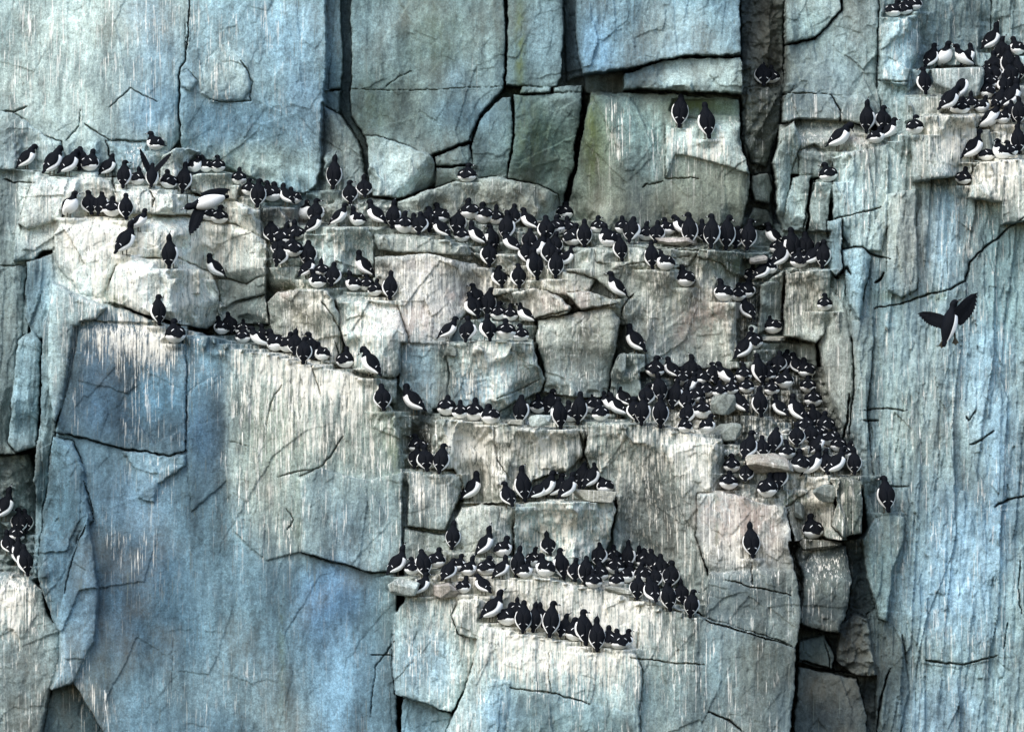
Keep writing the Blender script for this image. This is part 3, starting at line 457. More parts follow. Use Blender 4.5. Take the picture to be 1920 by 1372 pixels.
def hsample(px, py):
    i = int(np.clip(np.searchsorted(ax, px), 1, len(ax) - 1)); j = int(np.clip(np.searchsorted(ay, py), 1, len(ay) - 1))
    return i, j
placed = []
H0 = H.copy()
for b in sorted(flat, key=lambda q: -q['py']):
    px, py = b['px'], b['py']
    r = DEPTHB[b['pose']] * b['s']
    i0, j0 = hsample(px - 5, py + 1); i1, j1 = hsample(px + 5, py + 7)
    hl = float(np.median(H[j0:j1 + 1, i0:i1 + 1]))
    i2, j2 = hsample(px - 7, py - 26); i3, j3 = hsample(px + 7, py - 14)
    wall = float(np.median(H[j2:j3 + 1, i2:i3 + 1]))
    d = hl - 0.035                      # how far the bird's middle stands proud of the datum
    d += min(max(0, wall + r - d) * .75, .13)
    for q in placed:
        dx = abs(q['px'] - px) / PPM; dz = (q['py'] - py) / PPM
        if dx < 0.17 and dz < 0.40:
            d = min(d, q['d'] - 0.125 * max(0, 1 - max(0, dx - .06) / 0.13) - 0.01)
    b['d'] = d; placed.append(b)
    # the niche it stands in
    hh = POSEH[b['pose']] * b['s'] * PPM
    wx = 15 if b['pose'] != 'L' else 17
    jj, ii = window([px - wx - 90, px + wx + 90], [py - hh - 190, py + 4], 2)
    gx = GX[jj, ii]; gy = GY[jj, ii]
    lim = d - r - 0.03
    wob = 6 * vnoise(gx / 19, gy / 23, 202) + 3 * vnoise(gx / 7, gy / 8, 203)
    side = np.maximum(np.abs(gx - px + wob) - (wx - 4), 0) / PPM
    top = np.maximum((py - hh * .62) - gy + wob, 0) / PPM
    allow = lim + .55 * side + 4.5 * side ** 2 + 0.02 * top + .24 * top ** 2
    keep = gy > py + 0.6                # floor below the feet stays
    H[jj, ii] = np.where(keep, H[jj, ii], np.minimum(H[jj, ii], allow.astype(np.float32)))
    # rock must reach under its feet
    jj, ii = window([px - 50, px + 50], [py + 1, py + 45], 1)
    gx = GX[jj, ii]; gy = GY[jj, ii]
    fl = (d + 0.045) - 0.8 * np.maximum(np.abs(gx - px + 4 * vnoise(gx / 9, gy / 9, 211)) - 9, 0) / PPM - 0.75 * np.maximum(gy - py - 5, 0) / PPM
    H[jj, ii] = np.where(gy > py + 0.6, np.maximum(H[jj, ii], fl), H[jj, ii])
    # droppings run down the rock below the ledge
    jj, ii = window([px - 40, px + 40], [py, py + 170], 2)
    gx = GX[jj, ii]; gy = GY[jj, ii]
    WASH[jj, ii] += (0.24 * np.exp(-((gx - px) / 20) ** 2) * np.exp(-np.maximum(gy - py, 0) / 85) * (gy > py - 3)).astype(np.float32)

def blur(A, n):
    for _ in range(3):
        for ax_ in (0, 1):
            c = np.cumsum(np.concatenate([np.repeat(np.take(A, [0], ax_), n + 1, ax_), A, np.repeat(np.take(A, [-1], ax_), n, ax_)], ax_, dtype=np.float64), ax_)
            N_ = A.shape[ax_]
            A = ((np.take(c, np.arange(2 * n + 1, 2 * n + 1 + N_), ax_) - np.take(c, np.arange(0, N_), ax_)) / (2 * n + 1)).astype(np.float32)
    return A
near_bird = np.zeros(GX.shape, np.float32)
for b in placed:
    hh = POSEH[b['pose']] * b['s'] * PPM
    jj, ii = window([b['px'] - 27, b['px'] + 27], [b['py'] - hh - 8, b['py'] + 34], 0)
    near_bird[jj, ii] = 1
near_bird = blur(near_bird, 4)
H = H0 - (near_bird * (H0 - H) + (1 - near_bird) * blur(H0 - H, 17))
shaved = sstep(.0, .05, H0 - H)
H += shaved * .85 * np.clip(H0 - blur(H0, 13), -.40, .20)
for a in [
 ([(352,-60),(351,60),(345,108),(333,135),(334,200),(337,268)],2.0,.3), ([(390,182),(425,190),(468,184),(472,150),(450,110)],1.6,.12),
 ([(200,205),(240,165),(290,190)],1.2,.1), ([(155,232),(185,250),(203,262)],1.8,.12), ([(0,208),(20,208),(45,198)],2,.2), ([(118,262),(145,235),(148,205)],1.5,.12),
 ([(0,332),(20,340),(60,338)],2,.2), ([(195,262),(205,300),(210,345),(218,362)],1.8,.25), ([(280,360),(290,375),(284,390)],1.8,.18),
 ([(655,165),(800,162),(948,158)],.9,.08), ([(720,160),(745,140),(770,128)],1,.08), ([(946,-60),(946,60),(949,120),(947,165),(905,212),(880,262),(815,288)],1.5,.3), 
 ([(1092,172),(1097,215),(1082,262),(1080,305),(1066,345),(1054,400),(1048,425)],3.6,.6), 
 ([(1252,232),(1251,332),(1310,333)],1.2,.12), ([(1206,354),(1215,345),(1245,338)],1.3,.14), ([(1475,82),(1530,70),(1580,18)],2,.25), ([(1475,170),(1560,178),(1585,215)],1.2,.15),
 ([(1652,150),(1690,150),(1710,146)],1.4,.15), ([(1862,-60),(1864,60)],1.2,.2), ([(1508,438),(1514,400),(1526,360),(1530,335)],2.2,.25),
 ([(1585,465),(1620,463),(1640,478),(1672,484)],1.8,.3), ([(1566,410),(1610,400),(1655,385)],1.6,.2), ([(1580,408),(1583,505)],2,.35), ([(1573,515),(1590,500),(1596,512)],4,.4),
 ([(1640,578),(1690,566),(1740,552),(1782,545),(1812,530),(1824,490),(1845,462),(1880,435),(1925,400)],2.0,.35), ([(1640,530),(1655,520),(1662,510)],4,.4),
 ([(1592,742),(1590,790),(1584,825)],2.8,.6), ([(1822,835),(1845,825),(1866,808)],2,.25), ([(1864,948),(1890,935),(1925,928)],2,.3), ([(1815,780),(1820,790),(1832,770)],1.4,.2),
 ([(1730,1238),(1800,1246),(1865,1226)],2,.3), ([(1620,770),(1660,766),(1700,768)],1.3,.2), ([(1620,790),(1650,788)],2.4,.3), ([(1700,910),(1660,908)],1.4,.25),
 ([(100,812),(170,822),(235,842),(320,852),(348,842)],2.0,.25), ([(352,738),(349,800),(348,842)],1.4,.18), ([(430,830),(470,840)],1,.05),
 ([(500,800),(510,750),(528,720)],1.6,.1), ([(560,895),(605,875),(640,820)],1.6,.12), ([(520,895),(560,885),(600,880)],1.3,.1), ([(534,955),(548,975),(536,995)],1.6,.1),
 ([(566,1037),(620,1052),(700,1072),(740,1070)],2.2,.35), ([(182,975),(170,930),(160,900)],1.6,.15), ([(128,1110),(150,1020),(165,985)],2.2,.14),
 ([(327,1190),(326,1290)],1.2,.03),
 ([(580,640),(585,690),(600,740)],1.3,.1), ([(625,640),(640,690)],1.8,.2), ([(600,560),(618,590),(640,625)],1.2,.12),
 ([(870,450),(890,470)],1,.1), ([(1060,590),(1085,585),(1160,572)],1.6,.2), ([(1190,550),(1170,575),(1165,600)],1.5,.25), ([(1162,500),(1300,478)],1,.12),
 ([(1360,1080),(1400,1095),(1480,1112)],1.3,.18), ([(1408,1050),(1408,1092)],1.6,.15), ([(1320,1160),(1400,1185),(1490,1210)],1.8,.3), ([(1326,1328),(1370,1345),(1400,1370)],1.8,.2),
 ([(958,1282),(1040,1292),(1110,1315)],1.4,.15), ([(1030,1215),(1032,1290)],1.0,.08), ([(1180,1225),(1240,1238),(1320,1245)],1.4,.2), ([(700,1225),(740,1225)],1.6,.2),
 ([(700,1340),(705,1250),(745,1200)],1.4,.1), ([(1494,1235),(1540,1250),(1560,1258),(1595,1258)],2.2,.35), ([(1552,1260),(1545,1200)],1.4,.2),
 ([(1086,812),(1092,850)],3,.35), ([(925,800),(930,860),(955,900)],1.2,.1), ([(1000,600),(1070,582),(1078,570)],2.2,.25), ([(930,748),(975,728),(1012,708)],2,.16),
 ([(1640,1372),(1650,1290),(1665,1250)],3,.35), ([(1480,1500),(1487,1340),(1494,1210)],3.5,.5), ([(1910,1040),(1905,1100),(1912,1150)],1.5,.2), ([(1885,1165),(1878,1215)],1.2,.2)]:
    CR(*a)

# ------------------------------------------------------------------ weathering relief
for (seed, sx, sy, amp, wv) in ((11, 105, 150, .050, 0), (23, 42, 60, .026, 0), (37, 17, 24, .015, 0)):
    f, e = facets(WX / sx + .35 * WY / sy, WY / sy - .1 * WX / sx, seed)
    H += (amp * ROUGH * (1 - .8 * VERT)) * f
for (seed, sx, sy, amp) in ((51, 44, 380, .08), (63, 18, 190, .055), (71, 9, 60, .035)):
    f, e = facets((.4 * WX + .6 * GX + .06 * GY) / sx, GY / sy, seed)
    H += (amp * VERT) * f
H += 0.045 * ROUGH.clip(.4, 1.2) * fbm(GX / 60, GY / 75, 5, 4)
H += 0.012 * ROUGH.clip(.4, 2) * fbm(GX / 12, GY / 14, 8, 3)
H += 0.006 * fbm(GX / 5, GY / 14, 9, 2) * (VERT + .3)
rb = ROUGH > 1.5
H += np.where(rb, .07, 0) * fbm(GX / 15, GY / 12, 19, 3)

COL = .38 * blur(COL, 3) + .62 * blur(COL, 13)
WASH = .25 * blur(WASH, 2) + .75 * blur(WASH, 15)
lum = COL.mean(-1, keepdims=True)
COL = ((lum + (COL - lum) * .88) * (lum / .24).clip(.3, 1.6) ** .28 * (np.array((.87, 1.02, 1.055)) + WASH.clip(0, 1)[..., None] * np.array((.065, .0, -.05)))).clip(.02, .8).astype(np.float32)
for b in placed:                         # nothing above may bury a bird lower down
    px, py = b['px'], b['py']; hh = POSEH[b['pose']] * b['s'] * PPM
    jj, ii = window([px - 18, px + 18], [py - hh - 6, py + 2], 1)
    gx = GX[jj, ii]; gy = GY[jj, ii]
    lim = b['d'] - 0.03 + .6 * np.maximum(np.abs(gx - px) - 10, 0) / PPM * 4 + 2 * np.maximum(py - hh - gy, 0) / PPM
    H[jj, ii] = np.where(gy > py + .6, H[jj, ii], np.minimum(H[jj, ii], lim.astype(np.float32)))

# ------------------------------------------------------------------ the cliff mesh
ny, nx = H.shape
co = np.empty((ny, nx, 3), np.float32)
co[..., 0] = (GX - 960) / PPM; co[..., 1] = -H; co[..., 2] = ZC + (686 - GY) / PPM
me = bpy.data.meshes.new('cliff')
me.vertices.add(nx * ny)
me.vertices.foreach_set('co', co.reshape(-1))
idx = np.arange(nx * ny, dtype=np.int32).reshape(ny, nx)
quads = np.stack([idx[:-1, :-1], idx[1:, :-1], idx[1:, 1:], idx[:-1, 1:]], -1).reshape(-1, 4)
nq = len(quads)
me.loops.add(nq * 4); me.loops.foreach_set('vertex_index', quads.reshape(-1))
me.polygons.add(nq); me.polygons.foreach_set('loop_start', np.arange(0, nq * 4, 4, dtype=np.int32))
me.polygons.foreach_set('use_smooth', np.ones(nq, bool))
me.update(calc_edges=True)
def attr(name, rgb):
    a = me.attributes.new(name, 'FLOAT_COLOR', 'POINT')
    v = np.ones((ny, nx, 4), np.float32); v[..., :3] = rgb
    a.data.foreach_set('color', v.reshape(-1))
attr('rock_colour', COL)
attr('stains', np.stack([WASH.clip(0, 2), PINK.clip(0, 1.5), MOSS.clip(0, 1.5)], -1))
cliff = bpy.data.objects.new('cliff', me)
C.objects.link(cliff)
cliff['kind'] = 'structure'

class N:
    """small helper to wire shader nodes"""
    def __init__(s, name):
        s.m = bpy.data.materials.new(name); s.m.use_nodes = True
        s.t = s.m.node_tree; s.b = s.t.nodes['Principled BSDF']; s.geo = None
    def n(s, typ, **kw):
        o = s.t.nodes.new(typ)
        for k, v in kw.items(): setattr(o, k, v)
        return o
    def l(s, a, b): s.t.links.new(a, b)
    def pos(s):
        if s.geo is None: s.geo = s.n('ShaderNodeNewGeometry')
        return s.geo.outputs['Position']
    def noise(s, sc3, scale=1, detail=3, rough=.55, src=None, dist=0):
        mp = s.n('ShaderNodeMapping'); mp.inputs['Scale'].default_value = sc3
        s.l(src or s.pos(), mp.inputs['Vector'])
        t = s.n('ShaderNodeTexNoise'); t.inputs['Scale'].default_value = scale; t.inputs['Detail'].default_value = detail
        t.inputs['Roughness'].default_value = rough; t.inputs['Distortion'].default_value = dist
        s.l(mp.outputs[0], t.inputs['Vector'])
        return t.outputs['Fac']
    def ramp(s, fac, a, b, lo=0., hi=1.):
        r = s.n('ShaderNodeMapRange'); r.interpolation_type = 'SMOOTHSTEP'
        s.put(fac, r.inputs[0]); s.put(a, r.inputs[1]); s.put(b, r.inputs[2]); r.inputs[3].default_value = lo; r.inputs[4].default_value = hi
        return r.outputs[0]
    def put(s, v, sock):
        if isinstance(v, (int, float)): sock.default_value = v
        elif isinstance(v, tuple): sock.default_value = v if len(v) == 4 else v + (1,)
        else: s.l(v, sock)
    def math(s, op, a, b=0.):
        m = s.n('ShaderNodeMath', operation=op); s.put(a, m.inputs[0]); s.put(b, m.inputs[1]); return m.outputs[0]
    def mix(s, fac, a, b, mode='MIX'):
        m = s.n('ShaderNodeMix', data_type='RGBA', blend_type=mode)
        s.put(fac, m.inputs[0]); s.put(a, m.inputs[6]); s.put(b, m.inputs[7]); return m.outputs[2]

def rock_material():
    s = N('cliff_rock')
    a = s.n('ShaderNodeAttribute', attribute_name='rock_colour'); st = s.n('ShaderNodeAttribute', attribute_name='stains')
    sep = s.n('ShaderNodeSeparateColor'); s.l(st.outputs['Color'], sep.inputs[0])
    wash, pink, moss = sep.outputs
    big = s.noise((1, 1, .7), 1.6, 5, .62, dist=.4)
    mid = s.noise((1, 1, .8), 9, 4, .65)
    fine = s.noise((1, 1, .8), 20, 4, .75)
    grit = s.noise((1, 1, 1), 44, 3, .8)
    long = s.noise((9, 9, .55), 1, 4, .6, dist=.3)
    col = a.outputs['Color']
    broad = s.noise((2.6, 2.6, .3), 1, 5, .62, dist=.25)
    v = s.math('ADD', s.ramp(big, .25, .75, .74, 1.24), s.ramp(long, .3, .7, -.18, .18))
    v = s.math('ADD', v, s.ramp(broad, .34, .66, -.34, .26))
    v = s.math('MULTIPLY', v, s.ramp(mid, .25, .75, .80, 1.2))
    v = s.math('MULTIPLY', v, s.ramp(fine, .28, .72, .76, 1.24))
    v = s.math('MULTIPLY', v, s.ramp(grit, .3, .7, .70, 1.30))
    cmb = s.n('ShaderNodeCombineColor'); 
    for k in range(3): s.l(v, cmb.inputs[k])
    col = s.mix(1.0, col, cmb.outputs[0], 'MULTIPLY')
    # a cool and a warm drift through the stone
    drift = s.noise((1, 1, .8), .9, 3, .5)
    col = s.mix(s.ramp(drift, .45, .7, 0, .2), col, (.12, .20, .25))
    col = s.mix(s.ramp(drift, .5, .28, 0, .2), col, (.26, .24, .18))
    # moss
    mf = s.math('MULTIPLY', s.ramp(s.noise((1, 1, .4), 7, 4, .7), .35, .6), moss)
    col = s.mix(s.math('MINIMUM', mf, .75), col, (.085, .11, .035))
    # pink guano crust
    pf = s.math('MULTIPLY', s.ramp(s.noise((1, 1, .5), 5, 5, .7), .35, .62), pink)
    col = s.mix(s.math('MINIMUM', pf, .42), col, (.44, .33, .28))
    # white droppings: blotches and thin runs
    runs = s.noise((30, 9, .8), 1, 5, .68)
    runs2 = s.noise((42, 12, .95), 1, 4, .65)
    blot = s.noise((1, 1, .45), 6, 5, .72)
    wsum = s.math('ADD', s.math('MULTIPLY', runs, .70), s.math('MULTIPLY', blot, .30))
    thr = s.math('SUBTRACT', .76, s.math('MULTIPLY', s.math('MINIMUM', wash, 1.3), .25))
    wf = s.ramp(wsum, s.math('SUBTRACT', thr, .05), s.math('ADD', thr, .09))
    wf = s.math('MULTIPLY', wf, s.ramp(fine, .25, .55, .65, 1.0))
    col = s.mix(s.math('MULTIPLY', wf, .88), col, (.69, .66, .575))
    thin = s.math('MULTIPLY', s.ramp(runs2, .56, .63), s.ramp(wash, .10, .7))
    thin = s.math('MULTIPLY', thin, s.ramp(s.noise((6, 4, .6), 1, 3, .6), .38, .60))
    col = s.mix(s.math('MULTIPLY', thin, .85), col, (.78, .76, .69))
    # dark flecks and weeping lines on the white
    fl = s.noise((38, 16, 8), 1, 3, .65)
    dk = s.math('MULTIPLY', s.ramp(fl, .60, .67), s.ramp(wash, .3, .9))
    col = s.mix(s.math('MULTIPLY', dk, .75), col, (.075, .08, .065))
    wl = s.noise((40, 12, .9), 1, 3, .55)
    col = s.mix(s.math('MULTIPLY', s.ramp(wl, .62, .72), .55), col, (.10, .12, .105))
    # hairline pits everywhere
    pit = s.noise((1, 1, .8), 34, 3, .6)
    col = s.mix(s.math('MULTIPLY', s.ramp(pit, .68, .74), .5), col, (.05, .06, .06))
    s.l(col, s.b.inputs['Base Color'])
    s.b.inputs['Roughness'].default_value = .92
    s.b.inputs['Specular IOR Level'].default_value = .25
    hgt = s.math('ADD', s.math('MULTIPLY', mid, .9), s.math('MULTIPLY', fine, .42))
    hgt = s.math('ADD', hgt, s.math('MULTIPLY', grit, .12))
    hgt = s.math('ADD', hgt, s.math('MULTIPLY', s.noise((14, 14, 1.6), 1, 4, .6), .35))
    bp = s.n('ShaderNodeBump'); bp.inputs['Strength'].default_value = 1.0; bp.inputs['Distance'].default_value = .021
    s.l(hgt, bp.inputs['Height']); s.l(bp.outputs[0], s.b.inputs['Normal'])
    return s.m
ROCK = rock_material()
me.materials.append(ROCK)

# ------------------------------------------------------------------ materials of the birds
def feather(name, col, rough=.7, var=.25, spec=.3):
    s = N(name)
    tc = s.n('ShaderNodeTexCoord')
    n1 = s.noise((1, 1, .35), 90, 3, .6, src=tc.outputs['Object'])
    c = s.mix(s.ramp(n1, .3, .7), tuple(v * (1 - var) for v in col), tuple(v * (1 + var) for v in col))
    s.l(c, s.b.inputs['Base Color']); s.b.inputs['Roughness'].default_value = rough
    s.b.inputs['Specular IOR Level'].default_value = spec
    bp = s.n('ShaderNodeBump'); bp.inputs['Strength'].default_value = .5; bp.inputs['Distance'].default_value = .004
    s.l(n1, bp.inputs['Height']); s.l(bp.outputs[0], s.b.inputs['Normal'])
    return s.m
M_BLACK = feather('black_feather', (.0030, .0041, .0066), .75, .3, .09)
M_WING = feather('wing_feather', (.0036, .0046, .0068), .8, .3, .09)
M_BROWN = feather('brown_head_feather', (.020, .015, .013))
M_WHITE = feather('white_feather', (.78, .78, .76), .85, .06)
M_BILL = feather('horn_bill', (.006, .006, .007), .5, .2, .3)
M_BAR = feather('white_wing_bar', (.80, .80, .80), .8, .05)
M_FOOT = feather('dark_web_foot', (.05, .045, .03), .6)
M_PALE = feather('pale_bill_line', (.55, .58, .58), .5)
# ------------------------------------------------------------------ loose stones, each its own object
def stone(px, py, wpx, hpx, col, wash, label, seed, dep=None, proud=.30, rot=0.0, pink=0.0):
    rnd = random.Random(seed)
    bm = bmesh.new(); bmesh.ops.create_icosphere(bm, subdivisions=5, radius=1)
    planes = []
    for k in range(9):
        v = Vector((rnd.gauss(0, 1), rnd.gauss(0, 1), rnd.gauss(0, 1))).normalized()
        planes.append((v, rnd.uniform(.62, .9)))
    for ax3 in (Vector((1,0,0)), Vector((-1,0,0)), Vector((0,0,1)), Vector((0,0,-1)), Vector((0,-1,0)), Vector((0,1,0))):
        v = (ax3 + Vector((rnd.uniform(-.25,.25), rnd.uniform(-.25,.25), rnd.uniform(-.25,.25)))).normalized()
        planes.append((v, rnd.uniform(.72, .86)))
    from mathutils import noise as mn
    off = Vector((seed * 3.1, 0, 0))
    for v in bm.verts:
        d = v.co.normalized(); r = 1.2
        for n, k in planes:
            c = d.dot(n)
            if c > 1e-3: r = min(r, k / c)
        r = r * (1 + .035 * mn.noise(d * 3 + off) + .02 * mn.noise(d * 9 + off) + .012 * mn.noise(d * 22 + off))
        v.co = d * r
    xs = [v.co.x for v in bm.verts]; zs = [v.co.z for v in bm.verts]
    sx = wpx / PPM / (max(xs) - min(xs)); sz = hpx / PPM / (max(zs) - min(zs)); sy = dep or (0.5 * (sx + sz))
    for v in bm.verts: v.co = Vector((v.co.x * sx, v.co.y * sy, v.co.z * sz))
    m = bpy.data.meshes.new('boulder'); bm.to_mesh(m); bm.free()
    m.polygons.foreach_set('use_smooth', [True] * len(m.polygons))
    for nm, val in (('rock_colour', PAL[col]), ('stains', (wash, pink, .1))):
        a = m.attributes.new(nm, 'FLOAT_COLOR', 'POINT')
        a.data.foreach_set('color', np.tile(np.array(val + (1,), np.float32), len(m.vertices)))
    m.materials.append(ROCK)
    o = bpy.data.objects.new('boulder', m); C.objects.link(o)
    i, j = hsample(px, min(py + hpx * .5 + 2, 1500))
    jj, ii = window([px - wpx * .3, px + wpx * .3], [py - hpx * .3, py + hpx * .4], 1)
    d = max(float(np.median(H[jj, ii])) + proud * sy * 1.2, float(H[j, i]) - sy * .9)
    o.location = (X(px), -d, Z(py)); o.rotation_euler = (0, R(rot), 0)
    o['label'] = label; o['category'] = 'rock'
    return o
for a in [
 (1800,152,100,62,'pale',.6,'big pale boulder at the left end of the upper right ledge, three murres on top',3,.3,.5),
 (1848,268,34,60,'grey',.3,'upright grey stone wedged below the upper right ledge near the right edge',5),
 (1357,757,52,40,'grey',.3,'rounded grey stone among the murres at the right of the middle ledge',7,None,.6),
 (1362,812,60,38,'grey',.35,'pointed grey stone lying at the right end of the streaked middle ledge',11,None,.7),
 (1437,868,92,38,'tan',.6,'broad pinkish boulder with murres behind it, below the right crowd',12,None,.4,0,.25),
 (758,1097,62,34,'pale',.5,'pale rough boulder at the left tip of the lower ledge',14,None,.7),
 (838,1104,52,30,'pink',.3,'pinkish rounded stone under the murres on the lower ledge, left part',15,None,.8),
 (1013,788,44,22,'pale',.4,'angular pale stone between murres on the left half of the middle ledge',16,None,.9),
 (968,792,34,12,'tan',.4,'small flat tan stone on the left half of the middle ledge',17,None,.9),
 (1112,929,88,24,'tan',.5,'wide flat slab capping the pale square block above the lower ledge',18,.18,.8,4),
 (1160,1104,56,14,'tan',.4,'thin flat stone in the middle of the lower ledge under the crowd',19,None,.9,8),
 (1497,957,22,38,'grey',.3,'small upright grey stone in the gap right of the pink block',20),
 (1543,922,44,34,'grey',.4,'grey angular stone below the murres on the right rubble ledge',21,None,.8),
 (846,658,24,20,'grey',.2,'small grey stone under the left corner of the stepped centre block',22),
 (1268,452,84,16,'pink',.3,'low pinkish stone on the long upper ledge behind the tall murres',23,None,.9),
 (1422,486,36,18,'pink',.3,'pink stone at the right end of the long upper ledge beside the murres',24,None,.9),
 (1163,684,20,44,'pale',.3,'narrow pale stone left of the short block beside the middle crowd',25),
 (1414,620,22,26,'pale',.4,'small pale stone between two murres below the right end of the upper ledge',26,None,.8),
 (1450,634,58,9,'tan',.3,'thin flat stone ledge holding one crouching murre, right of centre',27,.12,1.2),
 (1535,1020,80,22,'brown',.6,'flat guano-crusted stone beneath the single crouching murre, lower right',28,.16,.9),
 (1205,1108,26,12,'tan',.3,'small pale chip of stone at the edge of the lower ledge, right half',29,None,.9)]:
    stone(*a)

# ------------------------------------------------------------------ bird meshes
TRUNK = {
 'F': [(-.215,0,.012,.005),(-.19,0,.030,.014),(-.14,0,.050,.036),(-.08,0,.066,.056),(-.01,0,.073,.064),(.05,0,.064,.058),(.095,0,.047,.046),(.12,0,.038,.038)],
 'K': [(-.098,.036,.010,.006),(-.087,.053,.034,.020),(-.064,.086,.066,.052),(-.034,.130,.091,.076),(-.006,.176,.099,.086),(.016,.222,.088,.076),(.026,.256,.062,.055),(.030,.278,.042,.041)],
 'S': [(-.078,.030,.010,.006),(-.070,.052,.032,.018),(-.052,.092,.062,.048),(-.030,.142,.083,.072),(-.009,.198,.092,.082),(.004,.252,.085,.075),(.011,.297,.062,.056),(.014,.328,.042,.041)],
 'L': [(-.158,.052,.010,.006),(-.142,.066,.032,.018),(-.104,.092,.060,.046),(-.058,.126,.081,.068),(-.014,.168,.090,.080),(.024,.212,.084,.073),(.045,.250,.060,.054),(.055,.277,.042,.041)],
 'C': [(-.145,.080,.010,.006),(-.130,.083,.036,.018),(-.096,.090,.076,.054),(-.050,.100,.106,.084),(-.004,.116,.115,.096),(.028,.148,.104,.088),(.044,.186,.070,.062),(.050,.208,.043,.042)]}
def hdirs(pose, hd):
    if pose == 'F':
        return Vector((0, .98, .12)).normalized(), Vector({'r': (.75, .6, .05)}.get(hd, (0, .98, -.12))).normalized()
    n = {'f': (0,.22,.97), 'l': (-.05,.12,.99), 'r': (.05,.12,.99), 'u': (0,.10,1), 'd': (0,.75,.62), 'p': (.30,.05,.95), 'x': (.06,.12,.98), 'y': (-.06,.12,.98)}[hd]
    f = {'f': (0,.98,-.06), 'l': (-.93,.34,-.02), 'r': (.93,.34,-.02), 'u': (.12,.42,.90), 'd': (-.28,.62,-.74), 'p': (.80,-.30,-.50), 'x': (.62,.40,.66), 'y': (-.62,.40,.66)}[hd]
    return Vector(n).normalized(), Vector(f).normalized()
def catmull(P, per):
    out = []
    for i in range(len(P) - 1):
        p0 = P[max(i - 1, 0)]; p1 = P[i]; p2 = P[i + 1]; p3 = P[min(i + 2, len(P) - 1)]
        for k in range(per):
            t = k / per
            out.append([.5 * ((2 * b) + (-a + c) * t + (2 * a - 5 * b + 4 * c - d) * t * t + (-a + 3 * b - 3 * c + d) * t ** 3) for a, b, c, d in zip(p0, p1, p2, p3)])
    out.append(list(P[-1]))
    return out
PER = 6
def skeleton(pose, hd):
    tr = TRUNK[pose]; P = [(0, y, z, rx * (1.08 if pose != 'C' else 1.0), ry) for y, z, rx, ry in tr]
    base = Vector((0, tr[-1][0], tr[-1][1])); n, f = hdirs(pose, hd)
    L = .040 if pose == 'C' else .052
    up = 1.25 if hd == 'u' else 1
    hc = base + n * L * up
    def ad(v, r, r2=None): P.append((v.x, v.y, v.z, r, r2 or r))
    ad(base + n * L * .45, .034, .036)
    ad(hc, .036, .039)
    if hd == 'u':
        ad(hc + f * .026, .028, .030); ad(hc + f * .046, .015, .017); ad(hc + f * .054, .008, .009)
    else:
        ad(hc + f * .020 + n * .010, .030, .031); ad(hc + f * .042 + n * .004, .016, .017); ad(hc + f * .051 + n * .001, .009, .010)
    bill0 = hc + f * .046 + n * (0 if hd == 'u' else .002)
    Q = catmull(P, PER)
    # frames by parallel transport; side axis x, dorsal axis
    pts = [Vector(q[:3]) for q in Q]; fr = []
    T = (pts[1] - pts[0]).normalized(); X0 = Vector((1, 0, 0)); 
    for i in range(len(pts)):
        t = (pts[min(i + 1, len(pts) - 1)] - pts[max(i - 1, 0)]).normalized()
        X0 = (X0 - t * X0.dot(t)).normalized()
        D = X0.cross(t).normalized()          # points to the back
        if i < 3 * PER and D.y > 0: D = -D
        fr.append((pts[i], t, X0.copy(), D, max(Q[i][3], .002), max(Q[i][4], .002)))
    return fr, bill0, f
def surf(fr, u, phi, off=0.0):
    """u counts control points from the tail, phi from the back round to the belly (sign = side)"""
    x = u * PER; i = int(min(max(x, 0), len(fr) - 2)); t = x - i
    a, b = fr[i], fr[i + 1]
    p = a[0].lerp(b[0], t); s = a[2].lerp(b[2], t); d = a[3].lerp(b[3], t)
    rx = a[4] * (1 - t) + b[4] * t + off; ry = a[5] * (1 - t) + b[5] * t + off
    return p + s * math.sin(phi) * rx + d * math.cos(phi) * ry
SEG = 40
def mesh_of(name, vs, fs, mats, mi=None, smooth=True):
    m = bpy.data.meshes.new(name); m.from_pydata([tuple(v) for v in vs], [], fs); m.update()
    for q in mats: m.materials.append(q)
    if mi is not None: m.polygons.foreach_set('material_index', mi)
    m.polygons.foreach_set('use_smooth', [smooth] * len(fs))
    return m
def body_mesh(pose, hd):
    fr, b0, f = skeleton(pose, hd)
    vs = []; fs = []; mi = []
    rnd = random.Random(5)
    for i, (p, t, s, d, rx, ry) in enumerate(fr):
        u = i / PER
        for k in range(SEG):
            ph = 2 * math.pi * k / SEG
            belly = max(0, -math.cos(ph))
            bulge = 1 + .10 * belly * max(0, 1 - abs(u - 3.2) / 2.4) + .09 * math.exp(-((abs(math.degrees(ph) - 180) - 78) / 16) ** 2) * max(0, 1 - abs(u - 3.0) / 2.6)
            vs.append(p + s * math.sin(ph) * rx * bulge + d * math.cos(ph) * ry * bulge)
    n = len(fr)
    for i in range(n - 1):
        u = (i + .5) / PER
        for k in range(SEG):
            k2 = (k + 1) % SEG
            fs.append((i * SEG + k, i * SEG + k2, (i + 1) * SEG + k2, (i + 1) * SEG + k))
            ph = abs((math.degrees(2 * math.pi * (k + .5) / SEG) + 180) % 360 - 180)
            lim = 5.35 + 1.15 * sstep(100, 175, ph)           # black hood; the white runs up the throat to a point
            dark = u > lim or ph < (60 if pose != 'C' else 88 + 16 * math.sin(u * 2.1)) or u < .5
            mi.append(0 if dark else 1)
            if u > 7.0: mi[-1] = 0
    fs.append(tuple(range(SEG - 1, -1, -1))); mi.append(0)
    fs.append(tuple((n - 1) * SEG + k for k in range(SEG))); mi.append(0)
    return mesh_of('body', vs, fs, [M_BLACK, M_WHITE], mi), fr, b0, f
